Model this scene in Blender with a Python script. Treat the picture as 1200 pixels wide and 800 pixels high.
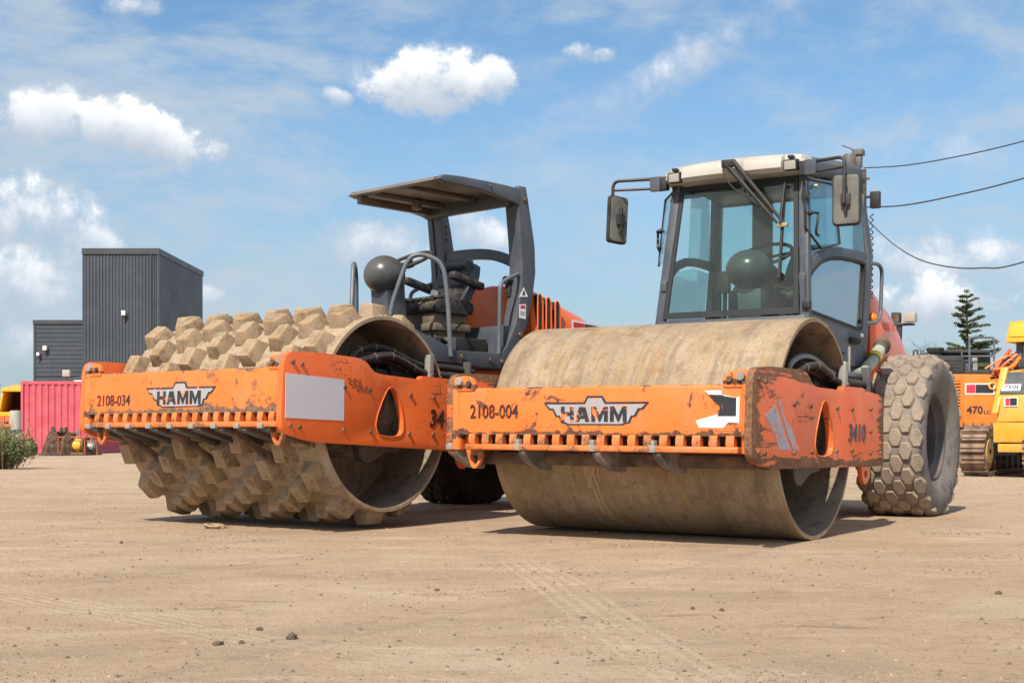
import bpy, bmesh, math, random
from mathutils import Vector, Matrix, noise as mnoise
R = math.radians
random.seed(7)
D = bpy.data
for o in list(D.objects): D.objects.remove(o)
S = bpy.context.scene
COL = S.collection

# ------------------------------------------------------------------ camera, sky, sun
cd = D.cameras.new('camera'); cam = D.objects.new('camera', cd); COL.objects.link(cam)
cam.location = (0, 0, .718); cam.rotation_euler = (R(90), 0, 0)
cd.sensor_width = 36; cd.lens = 45; cd.shift_y = .0893; cd.clip_start = .05; cd.clip_end = 12000
S.camera = cam
SUN = Vector((-.542 + .17*.84, -.84 - .17*.542, 0)).normalized()*math.cos(R(47)); SUN.z = math.sin(R(47))
sl = D.lights.new('sun', 'SUN'); sl.energy = 3.0; sl.angle = R(.5); sl.color = (1, .90, .77)
so = D.objects.new('sun', sl); COL.objects.link(so); so.location = (0, 0, 50)
so.rotation_euler = (-SUN).to_track_quat('-Z', 'Y').to_euler()
S.view_settings.view_transform = 'Standard'; S.view_settings.look = 'None'
S.view_settings.exposure = 1.0; S.view_settings.gamma = 1; S.view_settings.use_curve_mapping = False

class N:
    """tiny helper to write node trees"""
    def __init__(s, t): s.t = t; s.n = t.nodes; s.l = t.links
    def __call__(s, typ, ins=None, **kw):
        n = s.n.new(typ)
        for k, v in kw.items(): setattr(n, k, v)
        if ins:
            for k, v in ins.items(): s.set(n, k, v)
        return n
    def set(s, n, k, v):
        i = n.inputs[k]
        if isinstance(v, bpy.types.Node): v = s.out(v)
        if isinstance(v, bpy.types.NodeSocket): s.l.new(v, i)
        else:
            if i.type == 'RGBA' and len(v) == 3: v = (*v, 1)
            i.default_value = v
    def out(s, n):
        for o in n.outputs:
            if o.enabled: return o
        return n.outputs[0]
    def math(s, op, a, b=0.0, c=None, clamp=False):
        n = s.n.new('ShaderNodeMath'); n.operation = op; n.use_clamp = clamp
        s.set(n, 0, a); s.set(n, 1, b)
        if c is not None: s.set(n, 2, c)
        return n.outputs[0]
    def vmath(s, op, a, b):
        n = s.n.new('ShaderNodeVectorMath'); n.operation = op; s.set(n, 0, a); s.set(n, 1, b); return n.outputs[0]
    def noise(s, vec, scale, detail=4, rough=.55, dist=0.0):
        n = s('ShaderNodeTexNoise', {'Vector': vec, 'Scale': scale, 'Detail': detail, 'Roughness': rough, 'Distortion': dist})
        return n.outputs['Fac']
    def rng(s, v, a, b, c=0.0, d=1.0, smooth=True):
        n = s('ShaderNodeMapRange', {'Value': v, 'From Min': a, 'From Max': b, 'To Min': c, 'To Max': d})
        if smooth: n.interpolation_type = 'SMOOTHSTEP'
        return n.outputs[0]
    def mix(s, f, a, b, mode='MIX'):
        n = s.n.new('ShaderNodeMix'); n.data_type = 'RGBA'; n.blend_type = mode
        s.set(n, 0, f)
        for k, v in ((6, a), (7, b)):
            i = n.inputs[k]
            if isinstance(v, bpy.types.NodeSocket): s.l.new(v, i)
            else: i.default_value = (*v, 1) if len(v) == 3 else v
        return n.outputs[2]
    def obj(s, scale=(1, 1, 1)):
        tc = s('ShaderNodeTexCoord').outputs['Object']
        if scale == (1, 1, 1): return tc
        return s('ShaderNodeMapping', {'Vector': tc, 'Scale': scale}).outputs[0]

def build_world():
    w = D.worlds.new('World'); S.world = w; w.use_nodes = True
    g = N(w.node_tree); g.n.clear()
    sky = g('ShaderNodeTexSky', sky_type='NISHITA')
    sky.sun_disc = False; sky.sun_elevation = R(47); sky.sun_rotation = math.atan2(SUN.x, SUN.y)
    sky.air_density = 1.0; sky.dust_density = .55; sky.ozone_density = 2.2; sky.altitude = 100
    d = g('ShaderNodeTexCoord').outputs['Generated']
    sp = g('ShaderNodeSeparateXYZ', {0: d})
    y = g.math('MAXIMUM', sp.outputs[1], .03)
    # gnomonic direction of the sky straight ahead: u to the right, v up
    u = g.math('DIVIDE', sp.outputs[0], y); v = g.math('DIVIDE', sp.outputs[2], y)
    uv = g('ShaderNodeCombineXYZ', {0: u, 1: v, 2: 0.0}).outputs[0]
    n1 = g.noise(uv, 13, 9, .56, .25); n2 = g.noise(uv, 44, 8, .64)
    turb = g.math('ADD', g.math('MULTIPLY', g.math('SUBTRACT', n1, .5), 2.3), g.math('ADD', g.math('MULTIPLY', g.math('SUBTRACT', n2, .5), 1.5), 0.0))
    def P(px, py): return ((px-600)/1500, (507.2-py)/1500)
    front = g.rng(sp.outputs[1], .05, .3)
    # px, py, half width, half height, tilt, density, softness
    heaps = [(508, 98, 98, 54, 0, 1, .6), (395, 113, 24, 13, -20, .75, .8), (690, 63, 42, 17, -5, .8, .6), (178, 160, 104, 44, -18, 1, .5),
             (35, 138, 74, 50, 10, .9, .7), (30, 250, 104, 70, -8, 1, .8), (30, 335, 170, 60, 0, .8, 1.1), (118, 285, 40, 24, -30, .7, .8),
             (1120, 310, 150, 62, 0, .85, 1.0), (1100, 355, 110, 44, 0, 1, .6), (440, 290, 105, 50, -10, .75, 1.0), (560, 270, 74, 38, -25, .85, .9), (830, 62, 170, 40, 28, .8, 1.3), (700, 125, 150, 34, 22, .5, 1.4), (1080, 185, 190, 50, 0, .5, 1.5), (660, 205, 140, 40, 10, .4, 1.6),
             (160, 8, 52, 20, 0, .8, .8), (240, 348, 30, 18, 0, .6, .8), (20, 405, 110, 40, 0, .6, 1.2), (575, 95, 40, 36, 0, .9, .5), (1190, 395, 90, 40, 0, .6, 1.2)]
    dens = None; shade = None
    for (px, py, a, b, tl, dn, sf) in heaps:
        u0, v0 = P(px, py); ct, st = math.cos(R(tl)), math.sin(R(tl))
        du = g.math('SUBTRACT', u, u0); dv = g.math('SUBTRACT', v, v0)
        ru = g.math('DIVIDE', g.math('ADD', g.math('MULTIPLY', du, ct), g.math('MULTIPLY', dv, st)), a/1500)
        rv = g.math('DIVIDE', g.math('SUBTRACT', g.math('MULTIPLY', dv, ct), g.math('MULTIPLY', du, st)), b/1500)
        r2 = g.math('ADD', g.math('MULTIPLY', ru, ru), g.math('MULTIPLY', rv, rv))
        m = g.math('ADD', g.math('SUBTRACT', .75, r2), turb)
        m = g.math('MULTIPLY', g.rng(m, -.05, sf), dn)
        near = g.rng(r2, 3.2, 1.6)
        m = g.math('MULTIPLY', m, near)
        sh = g.math('MULTIPLY', m, g.rng(g.math('ADD', rv, g.math('MULTIPLY', turb, .5)), -.55, .8))
        dens = m if dens is None else g.math('MAXIMUM', dens, m)
        shade = sh if shade is None else g.math('MAXIMUM', shade, sh)
    dens = g.math('MULTIPLY', dens, front); shade = g.math('MULTIPLY', shade, front)
    # thin veil streaks over the whole sky
    vn = g('ShaderNodeMapping', {'Vector': d, 'Scale': (3.2, 3.2, 8), 'Rotation': (0, R(-18), R(20))}).outputs[0]
    veil = g.rng(g.math('ADD', g.noise(vn, 1.6, 9, .62, .5), g.math('MULTIPLY', g.math('SUBTRACT', g.noise(vn, 7, 8, .65), .5), .35)), .39, .72, 0, .85)
    veil = g.math('MULTIPLY', veil, g.rng(sp.outputs[2], -.02, .06))
    low = g.rng(sp.outputs[2], .30, .0, 0, .80)         # paler towards the horizon
    skyc = g.mix(1.0, sky.outputs[0], (.46, .565, .59), 'MULTIPLY')
    K = 4.4
    c = g.mix(low, skyc, (.345*K, .415*K, .49*K))
    c = g.mix(veil, c, (.50*K, .58*K, .66*K))
    # bright cloud field added outside the camera view to lift the shadow fill
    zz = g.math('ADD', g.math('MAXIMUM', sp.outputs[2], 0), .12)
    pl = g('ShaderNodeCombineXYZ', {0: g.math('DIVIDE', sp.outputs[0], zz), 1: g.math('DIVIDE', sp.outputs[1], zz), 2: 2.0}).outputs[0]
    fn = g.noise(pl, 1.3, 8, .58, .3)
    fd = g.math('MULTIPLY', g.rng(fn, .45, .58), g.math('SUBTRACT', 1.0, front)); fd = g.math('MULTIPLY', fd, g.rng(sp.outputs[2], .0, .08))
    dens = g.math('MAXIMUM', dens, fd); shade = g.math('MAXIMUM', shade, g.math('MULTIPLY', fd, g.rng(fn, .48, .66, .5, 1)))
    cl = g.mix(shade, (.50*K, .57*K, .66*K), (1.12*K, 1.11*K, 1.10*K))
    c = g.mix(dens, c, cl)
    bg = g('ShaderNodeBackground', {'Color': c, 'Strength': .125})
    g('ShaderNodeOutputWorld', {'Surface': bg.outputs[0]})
build_world()

# ------------------------------------------------------------------ materials
MAT = {}
def mat(name, fn, **kw):
    m = D.materials.new(name); m.use_nodes = True; g = N(m.node_tree); g.n.clear()
    b = g('ShaderNodeBsdfPrincipled'); o = g('ShaderNodeOutputMaterial', {0: b.outputs[0]})
    fn(g, b, **kw); MAT[name] = m; return m
def bump(g, b, h, st=.4, dist=.01):
    g.set(b, 'Normal', g('ShaderNodeBump', {'Height': h, 'Strength': st, 'Distance': dist}).outputs[0])
def plain(g, b, col=(.5, .5, .5), rough=.6, metal=0, var=.12, scale=5, dust=0, dcol=(.36, .28, .2), bmp=.15, bscale=60):
    v = g.obj(); n = g.noise(v, scale, 6, .6); f = g.noise(v, bscale, 4, .6)
    lo = tuple(c*(1-var*2) for c in col); hi = tuple(min(1, c*(1+var)) for c in col)
    c = g.mix(g.rng(n, .3, .7), lo, hi)
    if dust:
        dn = g.noise(v, scale*.8+1.3, 9, .68, .4); up = g('ShaderNodeSeparateXYZ', {0: g('ShaderNodeNewGeometry').outputs['Normal']}).outputs[2]
        dm = g.math('MULTIPLY', g.rng(g.math('ADD', dn, g.math('MULTIPLY', up, .16)), .40, .78), dust)
        c = g.mix(dm, c, dcol)
    g.set(b, 'Base Color', c); g.set(b, 'Roughness', g.rng(n, .2, .8, max(.05, rough-.1), min(1, rough+.12))); g.set(b, 'Metallic', metal)
    if bmp: bump(g, b, f, bmp, .004)
def paint(g, b, col=(.8, .2, .03), faded=None, chip=.62, stretch=(1, 1, 1), cscale=5, dust=.3, rough=.42, ccol=(.075, .038, .024), edge=None, halo=.55, coat=0):
    rv = g.math('MULTIPLY', g('ShaderNodeObjectInfo').outputs['Random'], 23.0)
    v0 = g.obj(); v = g.vmath('ADD', v0, g('ShaderNodeCombineXYZ', {0: rv, 1: rv, 2: rv}).outputs[0])
    vs = g('ShaderNodeMapping', {'Vector': v, 'Scale': stretch}).outputs[0]
    big = g.noise(v, 2.2, 5, .6); faded = faded or tuple(min(1, c*1.12+.03) for c in col)
    c = g.mix(g.rng(big, .32, .68), col, faded)
    fine = g.noise(v, 38, 5, .7)
    c = g.mix(g.rng(fine, .35, .75, 0, .22), c, tuple(k*.72 for k in col))
    dn = g.noise(v, 3.1, 9, .7, .5)
    c = g.mix(g.rng(dn, .46, .82, 0, dust), c, (.40, .29, .2))
    # run marks down the sheet
    rn = g.noise(g.obj((14, 14, .8)), 1.6, 5, .65)
    c = g.mix(g.rng(rn, .56, .78, 0, dust*.8), c, (.30, .17, .09))
    n1 = g.noise(vs, cscale, 10, .68, .6); n2 = g.noise(vs, cscale*.28, 3, .5)
    if edge is not None:
        sp = g('ShaderNodeSeparateXYZ', {0: v0})
        e = None
        for ax, pos, w in edge:
            k = g.rng(g.math('ABSOLUTE', g.math('SUBTRACT', sp.outputs[ax], pos)), w, 0, 0, .22)
            e = k if e is None else g.math('MAXIMUM', e, k)
        n1 = g.math('ADD', n1, e)
    cm = g.math('ADD', n1, g.math('MULTIPLY', g.math('SUBTRACT', n2, .5), .34))
    if chip < .7:
        spk = g.math('ADD', g.noise(v, 34, 6, .7), g.math('MULTIPLY', g.math('SUBTRACT', n2, .5), .5)); cm = g.math('MAXIMUM', cm, g.math('ADD', g.math('SUBTRACT', spk, .665), chip))
        scr = g.noise(g.obj((1.2, 1.2, 46)), 2.0, 4, .6, .2); cm = g.math('MAXIMUM', cm, g.math('ADD', g.math('SUBTRACT', g.math('ADD', scr, g.math('MULTIPLY', g.math('SUBTRACT', n2, .5), .6)), .715), chip))
    mask = g.rng(cm, chip, chip+.022)
    hl = g.rng(cm, chip-.04, chip+.0, 0, halo)
    c = g.mix(hl, c, tuple(k*.55 for k in col))
    rust = g.mix(g.rng(fine, .35, .65), ccol, tuple(k*2.2 for k in ccol))
    c = g.mix(mask, c, rust)
    g.set(b, 'Base Color', c); g.set(b, 'Roughness', g.rng(mask, 0, 1, rough, .82)); g.set(b, 'Specular IOR Level', .38)
    if coat: g.set(b, 'Coat Weight', g.rng(mask, 0, 1, coat, 0)); g.set(b, 'Coat Roughness', .18)
    h = g.math('ADD', g.math('MULTIPLY', mask, -1.0), g.math('MULTIPLY', fine, .35))
    bump(g, b, h, .35, .003)
def soil(g, b, dark=(.20, .145, .095), mid=(.35, .265, .18), light=(.47, .38, .27), rust=.0, bands=0, st=.5, rough=.85, spec=.2, wet=0, pos=False):
    v = g('ShaderNodeNewGeometry').outputs['Position'] if pos else g.obj(); big = g.noise(v, 2.0, 7, .62, .5); med = g.noise(v, 9, 8, .66); fine = g.noise(v, 70, 6, .72)
    c = g.mix(g.rng(big, .3, .7), mid, light)
    c = g.mix(g.rng(med, .48, .70, 0, .8), c, dark)
    c = g.mix(g.rng(fine, .53, .68, 0, .7), c, tuple(k*.8 for k in dark))
    c = g.mix(g.rng(fine, .44, .32, 0, .4), c, tuple(min(1, k*1.25) for k in light))
    if bands:
        bn = g.noise(g.obj((5, .5, .5)), 2.2, 6, .6)
        c = g.mix(g.rng(bn, .46, .7, 0, bands), c, tuple(k*.75 for k in mid))
        bn2 = g.noise(g.obj((9, .8, .8)), 2.0, 8, .65, .4)
        c = g.mix(g.rng(bn2, .52, .66, 0, bands*.9), c, (.36, .235, .105))
        bn3 = g.noise(g.obj((3, 1.4, 1.4)), 2.6, 9, .7, 1.2)
        c = g.mix(g.rng(bn3, .54, .66, 0, bands*.5), c, (.43, .35, .26)); c = g.mix(g.rng(bn3, .44, .32, 0, bands*.35), c, (.20, .15, .10))
        for sx_, lo_, k_, cc_ in ((55, .60, .32, (.19, .145, .10)), (38, .62, .32, (.45, .38, .30))):
            ln = g.noise(g.obj((sx_, .9, .9)), 1.0, 5, .6, .15); c = g.mix(g.rng(ln, lo_, lo_+.07, 0, bands*k_), c, cc_)
        spk = g.noise(v, 48, 5, .7); c = g.mix(g.rng(spk, .60, .68, 0, .7), c, (.16, .12, .085)); c = g.mix(g.rng(spk, .38, .30, 0, .6), c, (.52, .45, .36))
    if rust:
        rn = g.noise(v, 3.3, 8, .66, .8)
        c = g.mix(g.rng(rn, .54, .72, 0, rust), c, (.27, .13, .05))
    if wet:
        wn = g.noise(v if pos else g.obj((7, 2.5, 2.5)), 3.0 if pos else 1.5, 9, .7, .7)
        c = g.mix(g.rng(wn, .54, .70, 0, wet), c, (.075, .05, .032))
    g.set(b, 'Base Color', c); g.set(b, 'Roughness', rough); g.set(b, 'Specular IOR Level', spec)
    bump(g, b, g.math('ADD', g.math('MULTIPLY', med, 1.0), g.math('MULTIPLY', fine, .5)), st, .012)
def glassm(g, b, tint=(.62, .80, .80), dirt=.1):
    g.n.remove(b)
    fr = g('ShaderNodeFresnel', {'IOR': 1.5}).outputs[0]
    tr = g('ShaderNodeBsdfTransparent', {'Color': tint}); gl = g('ShaderNodeBsdfGlossy', {'Roughness': .015, 'Color': (1, 1, 1)})
    df = g('ShaderNodeBsdfDiffuse', {'Color': (.42, .42, .38)})
    m1 = g('ShaderNodeMixShader', {0: g.math('MULTIPLY', fr, .5), 1: tr.outputs[0], 2: gl.outputs[0]})
    dn = g.rng(g.noise(g.obj(), 5, 8, .65), .35, .85, dirt*.25, dirt)
    m2 = g('ShaderNodeMixShader', {0: dn, 1: m1.outputs[0], 2: df.outputs[0]})
    o = [n for n in g.n if n.type == 'OUTPUT_MATERIAL'][0]; g.set(o, 0, m2.outputs[0])
def groundm(g, b):
    v = g.obj()
    big = g.noise(v, .35, 6, .6, .4); med = g.noise(v, 2.1, 8, .65, .3); fine = g.noise(v, 26, 8, .72); grit = g.noise(v, 120, 5, .75)
    lon = g.noise(g.obj((.9, 4, 1)), .9, 8, .66, .3)      # wheel-smeared dust lying in streaks across the yard
    c = g.mix(g.rng(big, .3, .7), (.455, .325, .212), (.53, .395, .275))
    c = g.mix(g.rng(med, .42, .75, 0, .55), c, (.42, .305, .205))
    c = g.mix(g.rng(lon, .52, .70, 0, .7), c, (.62, .49, .36))
    c = g.mix(g.rng(g.noise(g.obj((1.2, 3.2, 1)), 1.7, 9, .7, .6), .565, .68, 0, .75), c, (.27, .19, .13))
    c = g.mix(g.rng(fine, .5, .70, 0, .5), c, (.25, .17, .11))
    c = g.mix(g.rng(grit, .56, .66, 0, .75), c, (.20, .15, .105))
    sp2 = g.noise(v, 260, 3, .7); c = g.mix(g.rng(sp2, .58, .68, 0, .6), c, (.22, .165, .115)); c = g.mix(g.rng(sp2, .40, .31, 0, .5), c, (.66, .55, .42))
    c = g.mix(g.rng(grit, .42, .30, 0, .6), c, (.64, .52, .38))
    pn = g.noise(g.obj((.8, 1.6, 1)), .9, 11, .68, .9)
    c = g.mix(g.rng(pn, .53, .60, 0, .42), c, (.335, .25, .175)); c = g.mix(g.rng(pn, .45, .38, 0, .35), c, (.60, .48, .35))
    h = g.math('ADD', g.math('MULTIPLY', med, .8), g.math('ADD', g.math('MULTIPLY', fine, .6), g.math('MULTIPLY', grit, .3)))
    # loose crumbs and small stones pressed into the surface
    for sc, k, hh in ((19, .17, .10), (46, .22, .06), (95, .25, .035)):
        vo = g('ShaderNodeTexVoronoi', {'Vector': v, 'Scale': sc, 'Randomness': 1.0}); cell = g('ShaderNodeSeparateXYZ', {0: vo.outputs['Color']})
        size = g.math('MULTIPLY', g.math('POWER', cell.outputs[0], 3.0), k*1.6)
        here = g.rng(g.noise(v, 1.1 if sc < 40 else 1.9, 5, .65), .42, .60)
        m = g.math('MULTIPLY', g.rng(vo.outputs['Distance'], size, g.math('MULTIPLY', size, .55)), here)
        c = g.mix(g.math('MULTIPLY', m, .8), c, g.mix(cell.outputs[1], (.20, .145, .10), (.50, .40, .29)))
        h = g.math('ADD', h, g.math('MULTIPLY', m, hh*4))
    # one tyre print running towards the lower right
    sp = g('ShaderNodeSeparateXYZ', {0: v})
    def track(x0, y0, x1, y1, hw, k):
        L = math.hypot(x1-x0, y1-y0); tx, ty = (x1-x0)/L, (y1-y0)/L
        a = g.math('ADD', g.math('MULTIPLY', sp.outputs[0], tx), g.math('MULTIPLY', sp.outputs[1], ty)); a = g.math('SUBTRACT', a, x0*tx+y0*ty)
        e = g.math('ADD', g.math('MULTIPLY', sp.outputs[0], -ty), g.math('MULTIPLY', sp.outputs[1], tx)); e = g.math('SUBTRACT', e, -x0*ty+y0*tx)
        inside = g.math('MULTIPLY', g.rng(g.math('ABSOLUTE', e), hw, hw*.85), g.math('MULTIPLY', g.rng(a, -.1, .3), g.rng(a, L+.1, L-.5)))
        ribs = g.math('SINE', g.math('MULTIPLY', e, 2*math.pi/(hw*.42)))
        lugs = g.math('SINE', g.math('ADD', g.math('MULTIPLY', a, 62), g.math('MULTIPLY', g.math('ABSOLUTE', e), 40)))
        pat = g.math('ADD', g.math('MULTIPLY', ribs, .6), g.math('MULTIPLY', lugs, .35))
        return g.math('MULTIPLY', g.math('MULTIPLY', pat, inside), k), inside
    brk = g.rng(g.noise(v, 3.5, 6, .65), .34, .54)
    for q in ((.05, 7.4, .62, 3.2, .15, .20), (-3.4, 6.9, -.6, 4.2, .14, .12), (1.3, 7.2, 2.9, 3.8, .15, .10), (-6, 9.5, -1, 6.2, .16, .10)):
        t1, i1 = track(*q); t1 = g.math('MULTIPLY', t1, brk); i1 = g.math('MULTIPLY', i1, brk)
        h = g.math('ADD', h, t1); c = g.mix(g.math('MULTIPLY', i1, min(.5, q[5]*1.6)), c, (.58, .46, .33))
    # lanes pressed flat by the drums, running out in front of the machines
    for (x0, y0, dx, dy, hw) in ((1.156, 9.243, -.542, -.84, 1.07), (-1.825, 10.3, -.569, -.822, 1.07)):
        e = g.math('ADD', g.math('MULTIPLY', sp.outputs[0], -dy), g.math('MULTIPLY', sp.outputs[1], dx)); e = g.math('ABSOLUTE', g.math('SUBTRACT', e, -x0*dy+y0*dx))
        rim = g.math('MULTIPLY', g.rng(g.math('ABSOLUTE', g.math('SUBTRACT', e, hw)), .07, .0), brk)
        h = g.math('ADD', h, g.math('MULTIPLY', rim, .25)); c = g.mix(g.math('MULTIPLY', rim, .3), c, (.30, .22, .15))
    g.set(b, 'Base Color', c); g.set(b, 'Roughness', .95); g.set(b, 'Specular IOR Level', .12)
    bump(g, b, h, .75, .045)

ORANGE = (.80, .18, .036)
mat('ground', groundm)
mat('orange_front', paint, col=ORANGE, faded=(.82, .205, .045), chip=.600, cscale=6.5, dust=.36, edge=[(2, 1.03, .025), (2, .70, .05)])
mat('orange_front_scraped', paint, col=ORANGE, faded=(.82, .205, .045), chip=.578, cscale=7.5, dust=.30, edge=[(2, 1.03, .03), (2, .70, .06)], ccol=(.11, .068, .045))
mat('orange_plate', paint, col=(.76, .135, .026), faded=(.80, .17, .04), coat=.35, chip=.69, cscale=4, dust=.22)
mat('orange_worn_plate', paint, col=(.76, .125, .028), faded=(.80, .175, .055), chip=.622, stretch=(1, .75, 6), cscale=2.4, dust=.25, ccol=(.115, .058, .030), edge=[(1, -1.29, .20), (2, 1.12, .13), (1, 1.30, .24), (2, .49, .15)], halo=.3)
mat('orange_comb', paint, col=(.66, .16, .03), chip=.56, cscale=9, dust=.85, ccol=(.16, .085, .04))
mat('orange_hood', paint, col=(.78, .13, .018), faded=(.82, .165, .028), chip=.9, dust=.10, rough=.33, coat=.3)
mat('excavator_orange', paint, col=(.80, .19, .02), chip=.86, dust=.15)
mat('machine_grey', plain, col=(.062, .075, .095), rough=.45, var=.10, scale=3, dust=.22, dcol=(.25, .21, .17), bmp=.08)
mat('rail_grey', plain, col=(.105, .125, .15), rough=.42, var=.1, dust=.15, bmp=.05)
mat('black_metal', plain, col=(.016, .017, .02), rough=.5, dust=.25, dcol=(.16, .13, .1))
mat('black_rubber', plain, col=(.014, .014, .015), rough=.7, dust=.28, dcol=(.18, .145, .11))
mat('seal_black', plain, col=(.016, .018, .021), rough=.55, var=.1, bmp=0)
mat('steel_pipe', plain, col=(.20, .20, .20), rough=.32, metal=.8, dust=.35, dcol=(.2, .16, .12))
mat('galvanised', plain, col=(.40, .39, .37), rough=.5, metal=.4, dust=.4)
mat('dark_steel', plain, col=(.09, .085, .085), rough=.55, metal=.3, dust=.6, dcol=(.24, .185, .13))
mat('clamp_steel', plain, col=(.16, .145, .13), rough=.6, var=.3, scale=7, dust=.7, dcol=(.30, .235, .165))
mat('rusty_steel', plain, col=(.14, .082, .05), rough=.8, var=.35, scale=8, dust=.45, dcol=(.25, .18, .12), bmp=.3)
mat('drum_skin', soil, dark=(.19, .14, .09), mid=(.28, .21, .135), light=(.40, .31, .215), rust=.7, bands=.8, st=.6, rough=.75, spec=.25, wet=.3)
mat('drum_inside', soil, dark=(.09, .075, .06), mid=(.21, .17, .13), light=(.31, .26, .20), rust=.3, st=.3, rough=.8)
mat('pad_soil', soil, dark=(.13, .09, .056), mid=(.285, .205, .13), light=(.385, .295, .20), rust=.3, st=.9, pos=True, wet=.55)
mat('pad_edge', soil, dark=(.22, .14, .075), mid=(.36, .24, .125), light=(.44, .32, .19), rust=.4, st=.5, pos=True)
mat('pad_gap_soil', soil, dark=(.21, .155, .10), mid=(.33, .25, .17), light=(.42, .335, .24), st=.8)
mat('tyre_dusty', soil, dark=(.12, .108, .094), mid=(.21, .185, .155), light=(.28, .245, .20), st=.25, rough=.9)
mat('tread_dusty', soil, dark=(.15, .128, .10), mid=(.265, .22, .17), light=(.335, .28, .215), st=.3, pos=True, rough=.9)
mat('tyre_side', soil, dark=(.06, .06, .06), mid=(.13, .125, .12), light=(.22, .20, .175), st=.22, rough=.85)
mat('tyre_dark', soil, dark=(.018, .016, .014), mid=(.035, .03, .026), light=(.07, .055, .042), st=.3, rough=.9)
mat('rim_paint', plain, col=(.075, .072, .085), rough=.6, var=.3, scale=4, dust=.55, dcol=(.20, .13, .085))
mat('white_cap', plain, col=(.43, .41, .365), rough=.45, var=.06, scale=2.5, dust=.18, dcol=(.48, .4, .3), bmp=.04)
mat('lamp_glass', plain, col=(.36, .345, .32), rough=.25, var=.05, bmp=.3, bscale=90)
mat('seat_fabric', plain, col=(.022, .02, .026), rough=.95, var=.4, scale=14, dust=.25, bmp=.5, bscale=150)
mat('seat_vinyl', plain, col=(.05, .075, .095), rough=.5, dust=.2)
mat('seat_base', plain, col=(.125, .10, .072), rough=.9, var=.35, dust=.25)
mat('canopy_inside', plain, col=(.145, .13, .12), rough=.5, var=.15, scale=2, dust=.15)
mat('cab_plastic', plain, col=(.11, .125, .125), rough=.4, var=.06, scale=2, dust=.12, bmp=.03)
mat('ball_plastic', plain, col=(.055, .063, .068), rough=.32, var=.08, scale=2, dust=.15, bmp=.03)
mat('cab_glass', glassm, tint=(.81, .91, .90), dirt=.05)
mat('door_glass', glassm, tint=(.80, .90, .90), dirt=.07)
mat('dusty_glass', glassm, tint=(.42, .50, .51), dirt=.16)
mat('visor_glass', glassm, tint=(.16, .20, .21), dirt=.1)
mat('mirror_back', plain, col=(.12, .118, .112), rough=.55, dust=.2)
mat('white_paint', plain, col=(.78, .79, .80), rough=.5, var=.03, bmp=0)
mat('blank_label', plain, col=(.55, .55, .62), rough=.55, var=.01, bmp=0)
mat('silver_print', paint, col=(.34, .34, .36), faded=(.40, .40, .42), chip=.585, cscale=5, dust=.1, ccol=(.74, .17, .025), halo=.1)
mat('dark_print', paint, col=(.028, .030, .038), faded=(.035, .036, .045), chip=.61, cscale=7, dust=.05, ccol=(.62, .13, .02), halo=.0)
mat('stencil_ink', paint, col=(.05, .022, .018), faded=(.07, .028, .02), chip=.66, cscale=14, dust=.1, ccol=(.72, .16, .02))
mat('stencil_blue', paint, col=(.035, .035, .055), faded=(.05, .045, .07), chip=.62, cscale=12, dust=.1, ccol=(.62, .11, .025))
mat('ghost_print', plain, col=(.60, .085, .02), rough=.4, bmp=0)
mat('grey_sticker', paint, col=(.33, .32, .37), faded=(.38, .36, .42), chip=.585, cscale=9, dust=.1, ccol=(.68, .11, .03))
mat('red_print', plain, col=(.55, .035, .05), rough=.5, var=.05, bmp=0)
mat('amber', plain, col=(.75, .22, .02), rough=.3, bmp=0)
mat('filler_pipe', plain, col=(.30, .36, .30), rough=.5, var=.2, dust=.4)
mat('yellow_band', plain, col=(.80, .52, .03), rough=.5, bmp=0)
mat('sandstone', soil, dark=(.30, .22, .14), mid=(.42, .32, .20), light=(.52, .41, .28))
mat('brass', plain, col=(.45, .33, .16), rough=.4, metal=.5, bmp=0)

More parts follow.
